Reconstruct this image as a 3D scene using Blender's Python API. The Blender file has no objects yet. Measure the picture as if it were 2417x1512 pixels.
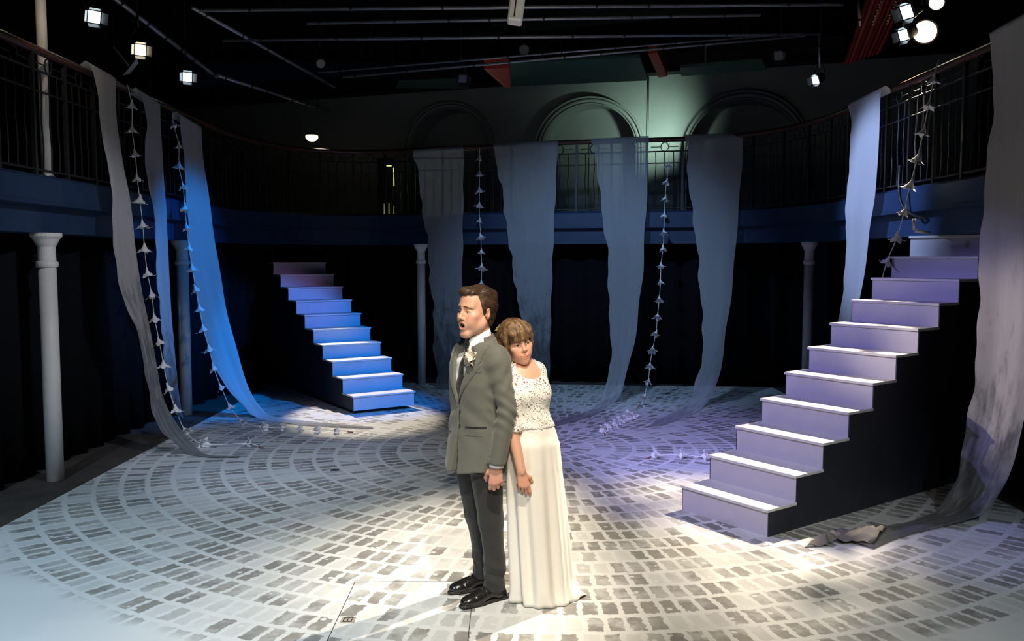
import bpy, bmesh, math, random
import numpy as np
from mathutils import Vector, Matrix
from mathutils.bvhtree import BVHTree

SC = bpy.context.scene
COL = SC.collection
random.seed(7)
PI = math.pi

# ------------------------------------------------------------------ camera
CAM_F, CAM_P, CAM_H = 2026.55, 0.072, 1.95          # focal length in px of the 2417 frame, pitch, height
cd = bpy.data.cameras.new('camera'); cam = bpy.data.objects.new('camera', cd); COL.objects.link(cam)
cam.location = (0, 0, CAM_H); cam.rotation_euler = (PI/2 - CAM_P, 0, 0)
cd.sensor_width = 36.0; cd.lens = 36.0 * CAM_F / 2417.0; cd.clip_start = 0.05; cd.clip_end = 200
SC.camera = cam

# ------------------------------------------------------------------ world and exposure
w = bpy.data.worlds.new('dark_house'); SC.world = w; w.use_nodes = True
w.node_tree.nodes['Background'].inputs[0].default_value = (0.25, 0.4, 1.0, 1)
w.node_tree.nodes['Background'].inputs[1].default_value = 0.0016
SC.view_settings.view_transform = 'Standard'; SC.view_settings.look = 'None'
SC.view_settings.gamma = 1.0; SC.view_settings.use_curve_mapping = False
SC.view_settings.exposure = 0.0
SC.cycles.use_denoising = True
SC.cycles.max_bounces = 5; SC.cycles.transparent_max_bounces = 10; SC.cycles.adaptive_threshold = 0.02
SC.cycles.sample_clamp_indirect = 4.0

# ------------------------------------------------------------------ stage lights
def spot(name, loc, aim, energy, color, size=40, blend=0.6, radius=0.06):
    l = bpy.data.lights.new(name, 'SPOT'); l.energy = energy; l.color = color
    l.spot_size = math.radians(size); l.spot_blend = blend; l.shadow_soft_size = radius
    o = bpy.data.objects.new(name, l); COL.objects.link(o)
    o.location = loc; d = Vector(aim) - Vector(loc)
    o.rotation_euler = d.to_track_quat('-Z', 'Y').to_euler()
    return o
#LIGHTS#
WARM = (1.0, 0.85, 0.65); SOFTW = (1.0, 0.90, 0.74); COOL = (0.70, 0.86, 1.0)
BLUE = (0.05, 0.28, 1.0); LAV = (0.46, 0.42, 1.0); TEAL = (0.42, 0.75, 0.85)
# back key over the big staircase (the bright round lamp top right)
spot('key_light_right_gallery', (4.42, 9.02, 4.22), (0.95, 5.95, 0), 7000, WARM, 36, 1.0, 0.05)
# warm lamp on the left gallery bar, crossing to the right drape and the couple
spot('key_light_left_gallery', (-4.05, 8.5, 4.35), (3.95, 6.35, 1.1), 2300, WARM, 12, 0.9, 0.05)
# back light over the far staircase
spot('key_light_far_gallery', (-3.2, 14.3, 4.7), (-1.95, 10.8, 0.3), 2000, WARM, 19, 0.5, 0.05)
# front of house on the couple and the fore stage
spot('front_light_couple', (0.35, 2.5, 5.4), (-0.02, 4.8, 0.85), 1050, SOFTW, 28, 0.8, 0.05)
spot('front_light_cool', (-3.4, 0.2, 5.0), (-2.8, 4.3, 0), 2300, (0.60, 0.81, 1.0), 54, 1.0, 0.1)
spot('front_light_warm', (0.3, -0.6, 5.3), (0.2, 5.0, 0), 1150, SOFTW, 48, 1.0, 0.1)
spot('front_light_right_cool', (3.8, 1.0, 5.0), (2.9, 4.7, 0), 450, COOL, 40, 1.0, 0.1)
# colour washes
spot('wash_lavender_stairs', (-4.0, 7.4, 4.4), (2.5, 7.1, 0.65), 1250, (.37, .35, 1.0), 32, 0.5, 0.08)
spot('wash_lavender_floor', (0.6, 5.3, 5.0), (1.6, 9.1, 0), 1600, (.40, .40, 1.0), 36, 1.0, 0.08)
spot('wash_blue_far_stairs', (3.7, 7.6, 4.4), (-2.0, 11.2, 0.95), 2800, (.0, .24, 1.0), 24, 0.4, 0.08)
spot('wash_violet_far_stairs', (2.2, 7.0, 4.4), (-2.7, 12.2, 1.6), 420, (.75, .4, 1.0), 12, 0.9, 0.08)
spot('wash_blue_left_drapes', (1.0, 8.2, 4.55), (-3.6, 10.4, 1.6), 1500, (0.0, 0.27, 1.0), 31, 0.6, 0.08)
spot('wash_blue_back_drapes', (0.2, 8.6, 4.55), (1.2, 12.6, 1.3), 600, (0.36, 0.6, 1.0), 64, 0.9, 0.08)
spot('wash_blue_right_drape', (0.5, 8.4, 4.5), (3.9, 9.2, 2.5), 1150, (0.42, 0.56, 1.0), 34, 0.7, 0.08)
spot('wash_left_column', (-0.2, 5.0, 4.5), (-4.0, 8.0, 1.5), 420, (0.85, 0.88, 1.0), 36, 0.8, 0.08)
spot('gallery_arch_light', (2.35, 13.75, 3.85), (2.3, 14.85, 4.25), 80, (0.70, 1.0, 0.84), 105, 1.0, 0.05)
spot('added_grid_spill', (0.3, 5.2, 3.4), (0.2, 10, 5.6), 45, SOFTW, 50, 0.9, 0.1)  # added spot in place of stray spill, brightening the grid pipes
spot('front_wash_lavender', (-1.2, 3.4, 5.2), (-2.35, 8.6, 0), 800, (.62, .72, 1.0), 30, 1.0, 0.1)
spot('gallery_back_light', (-0.75, 15.4, 3.3), (-0.75, 13.4, 3.15), 16, (.85, .95, .6), 80, 0.8, 0.04)
spot('post_lamp', (-3.2, 6.5, 4.7), (-4.12, 7.68, 3.7), 55, WARM, 42, 1.0, 0.04)
spot('added_face_light', (1.6, -1.6, 4.3), (-0.06, 4.8, 1.5), 520, SOFTW, 9, 0.8, 0.05)  # extra low spot, added to brighten the couple's faces
#ENDLIGHTS#

# ------------------------------------------------------------------ helpers
def ray(px, py):
    c, s = math.cos(CAM_P), math.sin(CAM_P)
    u = (px - 1208.5) / CAM_F; v = (756 - py) / CAM_F
    return Vector((u, c + v*s, -s + v*c))
def at(px, py, Y):                                   # a point of the place at distance Y into the room
    r = ray(px, py); return Vector((0, 0, CAM_H)) + r * (Y / r.y)
def fl(px, py, z=0.0):                               # a point lying on the floor
    r = ray(px, py); return Vector((0, 0, CAM_H)) + r * ((z - CAM_H) / r.z)

def obj(name, me, mat=None, parent=None, loc=None):
    o = bpy.data.objects.new(name, me); COL.objects.link(o)
    if mat is not None and not me.materials: me.materials.append(mat)
    if parent is not None: o.parent = parent
    if loc is not None: o.location = loc
    return o
def empty(name, loc=(0, 0, 0), rz=0.0):
    o = bpy.data.objects.new(name, None); COL.objects.link(o)
    o.location = loc; o.rotation_euler = (0, 0, rz); o.empty_display_size = 0.2
    return o
def tag(o, label=None, cat=None, group=None, kind=None):
    if label: o['label'] = label
    if cat: o['category'] = cat
    if group: o['group'] = group
    if kind: o['kind'] = kind
    return o

class MB:
    def __init__(self): self.v = []; self.f = []
    def add(self, vs, fs):
        n = len(self.v); self.v += [tuple(p) for p in vs]; self.f += [tuple(i + n for i in q) for q in fs]; return self
    def box(self, lo, hi, M=None):
        x0, y0, z0 = lo; x1, y1, z1 = hi
        vs = [Vector(p) for p in ((x0,y0,z0),(x1,y0,z0),(x1,y1,z0),(x0,y1,z0),(x0,y0,z1),(x1,y0,z1),(x1,y1,z1),(x0,y1,z1))]
        if M is not None: vs = [M @ p for p in vs]
        return self.add(vs, ((0,3,2,1),(4,5,6,7),(0,1,5,4),(1,2,6,5),(2,3,7,6),(3,0,4,7)))
    def tube(self, pts, r, n=8, cap=True):
        pts = [Vector(p) for p in pts]; m = len(pts)
        rr = r if isinstance(r, (list, tuple)) else [r]*m
        rings = []; prev = None
        for i, p in enumerate(pts):
            t = (pts[min(i+1, m-1)] - pts[max(i-1, 0)])
            if t.length < 1e-9: t = Vector((0,0,1))
            t.normalize()
            if prev is None:
                a = Vector((1,0,0)) if abs(t.x) < 0.9 else Vector((0,1,0))
                u = t.cross(a).normalized()
            else:
                u = (prev - t*prev.dot(t)).normalized()
            prev = u; v = t.cross(u)
            rings.append([p + (u*math.cos(2*PI*k/n) + v*math.sin(2*PI*k/n))*rr[i] for k in range(n)])
        vs = [q for R in rings for q in R]; fs = []
        for i in range(m-1):
            for k in range(n):
                a = i*n+k; b = i*n+(k+1) % n
                fs.append((a, b, b+n, a+n))
        if cap: fs += [tuple(range(n-1, -1, -1)), tuple((m-1)*n+k for k in range(n))]
        return self.add(vs, fs)
    def lathe(self, prof, n=20, M=None):
        vs = []; fs = []
        for r, z in prof:
            for k in range(n): vs.append(Vector((r*math.cos(2*PI*k/n), r*math.sin(2*PI*k/n), z)))
        for i in range(len(prof)-1):
            for k in range(n):
                a = i*n+k; b = i*n+(k+1) % n; fs.append((a, b, b+n, a+n))
        fs += [tuple(range(n-1, -1, -1)), tuple((len(prof)-1)*n+k for k in range(n))]
        if M is not None: vs = [M @ p for p in vs]
        return self.add(vs, fs)
    def prism(self, poly, z0, z1, M=None):            # poly in xy, extruded in z
        n = len(poly)
        vs = [Vector((p[0], p[1], z0)) for p in poly] + [Vector((p[0], p[1], z1)) for p in poly]
        if M is not None: vs = [M @ p for p in vs]
        fs = [tuple(range(n-1, -1, -1)), tuple(range(n, 2*n))] + [(i, (i+1) % n, (i+1) % n+n, i+n) for i in range(n)]
        return self.add(vs, fs)
    def grid(self, G):                                # G rows of points
        m = len(G); n = len(G[0]); vs = [p for R in G for p in R]
        fs = [(i*n+k, i*n+k+1, (i+1)*n+k+1, (i+1)*n+k) for i in range(m-1) for k in range(n-1)]
        return self.add(vs, fs)
    def mesh(self, name, smooth=False, fix=True):
        me = bpy.data.meshes.new(name); me.from_pydata(self.v, [], self.f)
        if fix:
            bm = bmesh.new(); bm.from_mesh(me); bmesh.ops.recalc_face_normals(bm, faces=bm.faces); bm.to_mesh(me); bm.free()
        if smooth: me.shade_smooth()
        me.update(); return me
    def build(self, name, mat, parent=None, smooth=False, loc=None, fix=True):
        return obj(name, self.mesh(name, smooth, fix), mat, parent, loc)

def catmull(P, n):
    P = [Vector(p) for p in P]; L = [0]
    for a, b in zip(P, P[1:]): L.append(L[-1] + max((b-a).length, 1e-6))
    out = []
    for j in range(n):
        s = L[-1]*j/(n-1); i = 0
        while i < len(P)-2 and L[i+1] < s: i += 1
        t = (s-L[i])/(L[i+1]-L[i])
        p0 = P[max(i-1, 0)]; p1 = P[i]; p2 = P[i+1]; p3 = P[min(i+2, len(P)-1)]
        out.append(0.5*((2*p1) + (p2-p0)*t + (2*p0-5*p1+4*p2-p3)*t*t + (3*p1-p0-3*p2+p3)*t**3))
    return out

# ------------------------------------------------------------------ materials
class NT:
    def __init__(self, name):
        self.m = bpy.data.materials.new(name); self.m.use_nodes = True
        self.t = self.m.node_tree; self.t.nodes.clear()
        self.out = self.t.nodes.new('ShaderNodeOutputMaterial')
    def n(self, typ, **kw):
        x = self.t.nodes.new('ShaderNode' + typ)
        for k, v in kw.items():
            if k.startswith('i_'): x.inputs[k[2:].replace('_', ' ')].default_value = v
            else: setattr(x, k, v)
        return x
    def set(self, sock, v):
        if isinstance(v, bpy.types.NodeSocket): self.t.links.new(v, sock)
        else: sock.default_value = v
    def math(self, op, a, b=None, c=None, clamp=False):
        x = self.n('Math', operation=op, use_clamp=clamp); self.set(x.inputs[0], a)
        if b is not None: self.set(x.inputs[1], b)
        if c is not None: self.set(x.inputs[2], c)
        return x.outputs[0]
    def mix(self, f, a, b, typ='RGBA', blend='MIX'):
        x = self.n('Mix', data_type=typ, blend_type=blend) if typ == 'RGBA' else self.n('Mix', data_type=typ)
        o = {'RGBA': (6, 7, 2), 'FLOAT': (2, 3, 0)}[typ]
        self.set(x.inputs[0], f); self.set(x.inputs[o[0]], a); self.set(x.inputs[o[1]], b)
        return x.outputs[o[2]]
    def ramp(self, f, lo, hi):
        x = self.n('MapRange', interpolation_type='SMOOTHSTEP'); self.set(x.inputs[0], f)
        self.set(x.inputs[1], lo); self.set(x.inputs[2], hi); return x.outputs[0]
    def noise(self, vec, scale, detail=3.0, rough=0.5, out=0):
        x = self.n('TexNoise'); 
        if vec is not None: self.t.links.new(vec, x.inputs['Vector'])
        x.inputs['Scale'].default_value = scale; x.inputs['Detail'].default_value = detail; x.inputs['Roughness'].default_value = rough
        return x.outputs[out]
    def coord(self, which='Object'): return self.n('TexCoord').outputs[which]
    def scalevec(self, vec, s):
        x = self.n('Mapping'); self.t.links.new(vec, x.inputs[0]); x.inputs['Scale'].default_value = s; return x.outputs[0]
    def bsdf(self, color, rough=0.6, spec=0.4, metal=0.0, normal=None, **kw):
        b = self.n('BsdfPrincipled'); self.set(b.inputs['Base Color'], color); self.set(b.inputs['Roughness'], rough)
        b.inputs['Specular IOR Level'].default_value = spec; b.inputs['Metallic'].default_value = metal
        for k, v in kw.items(): self.set(b.inputs[k.replace('_', ' ')], v)
        if normal is not None: self.t.links.new(normal, b.inputs['Normal'])
        return b.outputs[0]
    def bump(self, h, strength=0.3, dist=0.01):
        b = self.n('Bump'); b.inputs['Strength'].default_value = strength; b.inputs['Distance'].default_value = dist
        self.t.links.new(h, b.inputs['Height']); return b.outputs[0]
    def done(self, sh): self.t.links.new(sh, self.out.inputs[0]); return self.m
def rgb(c): return (c[0], c[1], c[2], 1.0)
def plain(name, c, rough=0.6, var=0.18, scale=14, spec=0.4, metal=0.0, bump=0.0, stretch=(1, 1, 1)):
    t = NT(name); v = t.scalevec(t.coord(), stretch); f = t.noise(v, scale, 4)
    col = t.mix(f, rgb([x*(1-var) for x in c]), rgb([min(1, x*(1+var)) for x in c]))
    nm = t.bump(t.noise(v, scale*4, 3), bump, 0.004) if bump else None
    return t.done(t.bsdf(col, rough, spec, metal, nm))
def glow(name, c, s):
    t = NT(name); e = t.n('Emission'); e.inputs[0].default_value = rgb(c); e.inputs[1].default_value = s
    return t.done(e.outputs[0])

M = {}
M['black'] = plain('black_paint', (0.010, 0.011, 0.014), 0.7, spec=0.25)
M['wall'] = plain('dark_wall_paint', (0.012, 0.013, 0.016), 0.85, spec=0.2)
M['iron'] = plain('dark_iron', (0.012, 0.011, 0.012), 0.45)
M['rail'] = plain('brown_handrail', (0.06, 0.022, 0.014), 0.35)
M['navy'] = plain('navy_fascia', (0.008, 0.026, 0.070), 0.55, 0.25, 3.0)
M['pole'] = plain('white_post_paint', (0.62, 0.60, 0.56), 0.5, 0.10, 9, bump=0.1)
M['steel'] = plain('scaffold_steel', (0.34, 0.34, 0.36), 0.38, 0.3, 20, metal=0.6)
M['tape'] = plain('black_clamp', (0.02, 0.02, 0.022), 0.5)
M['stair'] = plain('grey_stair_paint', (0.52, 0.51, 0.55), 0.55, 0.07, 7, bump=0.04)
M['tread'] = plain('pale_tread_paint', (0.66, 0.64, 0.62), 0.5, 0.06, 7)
M['stairside'] = plain('black_stair_side', (0.022, 0.024, 0.032), 0.55, 0.3, 5)
M['velvet'] = plain('black_serge', (0.0055, 0.006, 0.0075), 0.95, spec=0.05)
M['rawfloor'] = plain('worn_dark_floor', (0.055, 0.046, 0.040), 0.7, 0.5, 5)
M['plaster'] = plain('grey_green_plaster', (0.26, 0.285, 0.27), 0.55, 0.15, 3, bump=0.15)
M['greenpanel'] = plain('green_ceiling_panel', (0.03, 0.075, 0.05), 0.6)
M['redsteel'] = plain('red_steel', (0.34, 0.03, 0.02), 0.5)
M['redcloth'] = plain('red_velvet', (0.11, 0.006, 0.005), 0.7, 0.4, 8)
M['lamphouse'] = plain('lamp_housing', (0.02, 0.02, 0.022), 0.4)
M['flag'] = plain('grey_barn_door', (0.32, 0.33, 0.34), 0.45)
M['bdoor'] = plain('black_barn_door', (0.035, 0.035, 0.038), 0.3)
M['whitebox'] = plain('white_box', (0.55, 0.55, 0.54), 0.5)
M['paper'] = plain('white_paper_petal', (0.80, 0.80, 0.80), 0.7, 0.06, 30)
M['cord'] = plain('white_cord', (0.78, 0.77, 0.75), 0.8)
M['cordend'] = plain('brown_cord_end', (0.20, 0.08, 0.05), 0.7)
M['rubber'] = plain('black_cable', (0.012, 0.012, 0.012), 0.5)
M['brass'] = plain('dull_brass', (0.30, 0.24, 0.14), 0.4, metal=0.7)
M['glow_warm'] = glow('lamp_glow_warm', (1.0, 0.86, 0.58), 9)
M['glow_cool'] = glow('lamp_glow_cool', (0.72, 0.92, 1.0), 6)
M['glow_bulb'] = glow('bulb_glow', (1.0, 0.82, 0.48), 2.6)
M['glow_door'] = glow('door_chink_glow', (0.75, 0.80, 0.35), 1.1)

# painted stage floor: rings of stencilled setts round one centre
def floor_material():
    t = NT('painted_sett_floor')
    pos = t.n('NewGeometry').outputs['Position']
    warp = t.noise(pos, 9.0, 3, 0.6, 1)
    off = t.n('VectorMath', operation='MULTIPLY_ADD'); t.t.links.new(warp, off.inputs[0])
    off.inputs[1].default_value = (0.030, 0.030, 0); off.inputs[2].default_value = (-0.015-0.36, -0.015-8.80, 0)
    add = t.n('VectorMath', operation='ADD'); t.t.links.new(pos, add.inputs[0]); t.t.links.new(off.outputs[0], add.inputs[1])
    sx = t.n('SeparateXYZ'); t.t.links.new(add.outputs[0], sx.inputs[0]); x, y = sx.outputs[0], sx.outputs[1]
    r = t.math('SQRT', t.math('ADD', t.math('MULTIPLY', x, x), t.math('MULTIPLY', y, y)))
    a = t.math('ARCTAN2', y, x)
    q = t.math('DIVIDE', t.math('SUBTRACT', r, 0.066), 0.2085)
    ring = t.math('FLOOR', q); fr = t.math('FRACT', q)
    rmid = t.math('ADD', t.math('MULTIPLY', t.math('ADD', ring, 0.5), 0.2085), 0.066)
    cnt = t.math('ROUND', t.math('DIVIDE', t.math('MULTIPLY', rmid, 2*PI), 0.112))
    wn = t.n('TexWhiteNoise', noise_dimensions='1D'); t.t.links.new(ring, wn.inputs['W'])
    k = t.math('ADD', t.math('MULTIPLY', t.math('ADD', t.math('DIVIDE', a, 2*PI), 0.5), cnt), wn.outputs[0])
    idx = t.math('FLOOR', k); fk = t.math('FRACT', k)
    cmb = t.n('CombineXYZ'); t.t.links.new(ring, cmb.inputs[0]); t.t.links.new(idx, cmb.inputs[1])
    w2 = t.n('TexWhiteNoise', noise_dimensions='2D'); t.t.links.new(cmb.outputs[0], w2.inputs['Vector'])
    rnd = w2.outputs[0]
    er = t.math('MULTIPLY', t.math('SUBTRACT', 0.5, t.math('ABSOLUTE', t.math('SUBTRACT', fr, 0.5))), 0.2085)
    ek = t.math('MULTIPLY', t.math('SUBTRACT', 0.5, t.math('ABSOLUTE', t.math('SUBTRACT', fk, 0.5))), 0.112)
    edge = t.math('MINIMUM', t.math('SUBTRACT', er, 0.019), t.math('SUBTRACT', ek, 0.0140))
    rag = t.math('MULTIPLY', t.math('SUBTRACT', t.noise(pos, 21, 4, 0.65), 0.5), 0.052)
    d = t.math('ADD', edge, rag)
    stone = t.ramp(d, 0.0, 0.004)
    # speckle holes left by the stencil and scuffed patches
    vor = t.n('TexVoronoi'); t.t.links.new(pos, vor.inputs['Vector']); vor.inputs['Scale'].default_value = 8.5
    hole = t.ramp(vor.outputs['Distance'], 0.11, 0.17)
    scuff = t.ramp(t.noise(pos, 2.3, 5, 0.7), 0.44, 0.62)
    amt = t.math('MULTIPLY', t.math('MULTIPLY', stone, hole), t.math('ADD', t.math('MULTIPLY', scuff, -0.55), 1.0))
    amt = t.math('MULTIPLY', amt, t.math('ADD', t.math('MULTIPLY', t.ramp(rnd, 0.50, 0.80), -0.80), 1.0))
    fade = t.math('SUBTRACT', 1.0, t.ramp(t.math('ADD', r, t.math('MULTIPLY', t.noise(pos, 1.1, 3), 0.7)), 5.15, 5.35))
    amt = t.math('MULTIPLY', amt, fade, clamp=True)
    base = t.mix(t.noise(pos, 1.6, 5, 0.6), rgb((0.52, 0.53, 0.52)), rgb((0.68, 0.68, 0.66)))
    tint = t.mix(t.ramp(t.noise(pos, 3.1, 3), 0.35, 0.7), rgb((0.165, 0.160, 0.150)), rgb((0.235, 0.218, 0.190)))
    col = t.mix(t.math('MULTIPLY', amt, 0.92), base, tint)
    rough = t.math('ADD', t.math('MULTIPLY', t.noise(pos, 5, 3), 0.2), 0.42)
    return t.done(t.bsdf(col, rough, 0.35, 0, t.bump(t.noise(pos, 40, 3), 0.06, 0.002)))
M['floor'] = floor_material()

# gauze: UV v runs down the cloth; the lower part was dipped in dark dye
def gauze_material(name, dye_from, dye_amt, base=(0.60, 0.61, 0.62), clear=0.22, seed=0.0):
    t = NT(name)
    uv = t.coord('UV'); s = t.n('SeparateXYZ'); t.t.links.new(uv, s.inputs[0])
    m = t.n('Mapping'); t.t.links.new(uv, m.inputs[0]); m.inputs['Scale'].default_value = (2.2, 7, 1); m.inputs['Location'].default_value = (seed, seed*1.7, 0)
    nz = t.noise(m.outputs[0], 2.4, 5, 0.62)
    m2 = t.n('Mapping'); t.t.links.new(uv, m2.inputs[0]); m2.inputs['Scale'].default_value = (9, 2.2, 1); m2.inputs['Location'].default_value = (seed, seed, 0)
    streak = t.noise(m2.outputs[0], 2.0, 4, 0.6)
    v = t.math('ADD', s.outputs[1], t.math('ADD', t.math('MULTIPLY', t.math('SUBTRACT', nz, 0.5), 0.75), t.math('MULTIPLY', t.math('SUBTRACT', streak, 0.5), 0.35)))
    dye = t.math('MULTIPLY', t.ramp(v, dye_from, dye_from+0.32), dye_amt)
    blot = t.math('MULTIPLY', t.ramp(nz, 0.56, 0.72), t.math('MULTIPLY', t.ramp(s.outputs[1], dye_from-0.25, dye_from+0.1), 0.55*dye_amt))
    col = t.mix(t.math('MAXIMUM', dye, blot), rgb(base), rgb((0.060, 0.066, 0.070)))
    col = t.mix(t.math('MULTIPLY', t.ramp(streak, 0.35, 0.7), 0.15), col, rgb((0.75, 0.76, 0.77)), blend='MIX')
    d = t.n('BsdfDiffuse'); t.t.links.new(col, d.inputs[0]); d.inputs[1].default_value = 0.5
    tr = t.n('BsdfTranslucent'); t.t.links.new(col, tr.inputs[0])
    mx = t.n('MixShader'); mx.inputs[0].default_value = 0.35; t.t.links.new(d.outputs[0], mx.inputs[1]); t.t.links.new(tr.outputs[0], mx.inputs[2])
    tp = t.n('BsdfTransparent'); m3 = t.n('MixShader'); m3.inputs[0].default_value = clear
    t.t.links.new(mx.outputs[0], m3.inputs[1]); t.t.links.new(tp.outputs[0], m3.inputs[2])
    return t.done(m3.outputs[0])
# ------------------------------------------------------------------ the room
def struct(o, label, cat=None): tag(o, label, None, kind='structure'); return o
fo = MB().add([(-3.72, 0.6, 0), (3.95, 0.6, 0), (3.95, 12.95, 0), (-3.72, 13.6, 0)], [(0, 1, 2, 3)])
floor = fo.build('floor', M['floor']); struct(floor, 'painted stage floor with rings of stencilled grey setts')
# trap door outline and its recessed pull, cut into the floor
seam = MB()
A0, A1, A2 = fl(838, 1373), fl(1098, 1371), fl(772, 1512)
dirx = (A1-A0).normalized(); diry = (A2-A0).normalized()
def strip(a, b, wd):
    d = (b-a).normalized(); nrm = Vector((-d.y, d.x, 0))*wd
    seam.add([a+nrm, b+nrm, b-nrm, a-nrm], [(0, 1, 2, 3)])
for a, b in ((A0, A0+dirx*1.2), (A0, A0+diry*1.6), (A0+dirx*0.72, A0+dirx*0.72+diry*1.6)):
    strip(a+Vector((0, 0, .0015)), b+Vector((0, 0, .0015)), 0.0018)
tag(seam.build('hatch_seam', M['rubber'], floor), 'thin dark seam of the trap door')
lp = fl(822, 1463); lm = Matrix.Translation(lp) @ Matrix.Rotation(math.atan2(dirx.y, dirx.x), 4, 'Z')
hb = MB().box((-.038, -.038, .0006), (.038, .038, .0022), lm); hp = hb.build('hatch_plate', plain('worn_hatch_plate', (.28, .25, .21), .5), floor); tag(hp, 'small square latch plate of the trap door')
hr = MB()
for q in (((-.026, -.026), (.02, -.022)), ((-.026, .022), (.026, .026)), ((-.026, -.026), (-.022, .026)), ((.018, -.026), (.022, .012)), ((-.004, -.012), (.0, .012))):
    hr.box((q[0][0], q[0][1], .002), (q[1][0], q[1][1], .004), lm)
hr.build('hatch_latch', M['rubber'], floor)
dk = MB().add([(-9, 0.6, -.004), (9, 0.6, -.004), (9, 19, -.004), (-9, 19, -.004)], [(0, 1, 2, 3)])
raw = struct(dk.build('floor_surround', M['rawfloor']), 'worn dark brown house floor beyond the painted stage')

# black masking curtains under the gallery: heavy vertical folds, one cloth each
def curtain(name, a, b, z0, z1, folds, amp, label, seed):
    rnd = random.Random(seed); a = Vector((*a, 0)); b = Vector((*b, 0)); d = (b-a); L = d.length; d.normalize(); nr = Vector((-d.y, d.x, 0))
    n = folds*8+1; G = []
    ph = [rnd.uniform(-.8, .8) for _ in range(folds+2)]; am = [rnd.uniform(.5, 1.3) for _ in range(folds+2)]
    for j, z in enumerate((z0, z0+.5*(z1-z0), z1)):
        R = []
        for i in range(n):
            s = i/(n-1); k = int(s*folds)
            R.append(a + d*(L*s) + nr*(amp*am[k]*math.sin(2*PI*folds*s+.3*j) + .03*ph[k]) + Vector((0, 0, z)))
        G.append(R)
    o = MB().grid(G).build(name, M['velvet'], smooth=True)
    m = o.modifiers.new('cloth', 'SOLIDIFY'); m.thickness = 0.006
    return tag(o, label, 'curtain', 'black masking curtains under the gallery')
curtain('masking_curtain', (-4.35, 5.2), (-4.35, 7.55), .005, 2.3, 7, .06, 'black masking curtain under the left gallery, nearest the audience', 1)
curtain('masking_curtain', (-4.35, 7.65), (-4.32, 9.9), .005, 2.3, 7, .06, 'black masking curtain between the two left gallery columns', 2)
curtain('masking_curtain', (-4.32, 10.0), (-4.0, 14.4), .005, 2.3, 11, .06, 'black masking curtain behind the blue-lit left column', 3)
curtain('masking_curtain', (-4.0, 14.5), (0.1, 13.75), .005, 2.3, 11, .06, 'black masking curtain behind the far blue staircase', 4)
curtain('masking_curtain', (0.2, 13.7), (4.5, 12.9), .005, 2.3, 11, .06, 'black masking curtain behind the two right back drapes', 5)
curtain('masking_curtain', (4.7, 12.8), (4.98, 8.4), .005, 2.3, 11, .06, 'black masking curtain under the right gallery behind the big staircase', 6)
curtain('masking_curtain', (4.98, 8.3), (4.85, 4.6), .005, 2.3, 9, .06, 'black masking curtain beside the big pale drape at right edge', 7)

# house walls and ceiling
struct(MB().box((-7.2, 0.6, 0), (-7.0, 19, 6.2)).build('wall_left', M['wall']), 'black left house wall behind the gallery')
struct(MB().box((7.0, 0.6, 0), (7.2, 19, 6.2)).build('wall_right', M['wall']), 'black right house wall behind the gallery')
struct(MB().box((-7.2, -6, 6.2), (7.2, 19, 6.4)).build('ceiling', M['black']), 'black ceiling above the lighting grid')

# gallery: plan path of its front edge (a horseshoe), x, y
GP = [(-3.95, 3.0), (-3.95, 6.0), (-3.95, 8.5), (-3.95, 10.6), (-3.86, 12.2), (-3.35, 13.45), (-2.3, 13.85), (-1.0, 13.42), (0.5, 13.09), (2.0, 12.76), (2.9, 12.5), (3.55, 11.9), (3.88, 10.9), (3.92, 9.5), (3.92, 7.5), (3.92, 5.5), (3.92, 3.0)]
PATH = catmull([(x, y, 0) for x, y in GP], 130)
def off(path, d):                                   # offset to the outside (house side)
    out = []
    for i, p in enumerate(path):
        t = path[min(i+1, len(path)-1)] - path[max(i-1, 0)]; t.normalize()
        out.append(p + Vector((-t.y, t.x, 0))*d)
    return out
def sweep(name, prof, mat, parent=None, close=True):
    """prof: list of (outward offset, z)"""
    G = [off(PATH, o) for o, z in prof]
    m = len(prof); b = MB(); vs = []; n = len(PATH)
    for (o, z), row in zip(prof, G): vs += [p + Vector((0, 0, z)) for p in row]
    fs = []
    for i in range(m if close else m-1):
        j = (i+1) % m
        for k in range(n-1): fs.append((i*n+k, i*n+k+1, j*n+k+1, j*n+k))
    b.add(vs, fs); return b.build(name, mat, parent)
gal = empty('gallery', (0, 4, 0)); tag(gal, 'horseshoe gallery with navy painted fascia round three sides of stage', 'gallery')
def gchild(o): o.parent = gal; o.matrix_parent_inverse = gal.matrix_world.inverted() if False else Matrix.Translation((0, -4, 0)); return o
gchild(sweep('fascia_upper', [(0, 2.63), (0, 2.42), (.10, 2.40), (.10, 2.65), (.05, 2.66)], M['navy']))
gchild(sweep('fascia_lower', [(.09, 2.41), (.09, 2.17), (.40, 2.17), (.40, 2.41)], M['navy']))
gchild(sweep('gallery_deck', [(.10, 2.52), (2.0, 2.52), (2.0, 2.45), (.10, 2.45)], M['black']))
gchild(sweep('fascia_bead', [(-.012, 2.425), (-.012, 2.405), (.02, 2.405), (.02, 2.425)], M['navy']))
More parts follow.
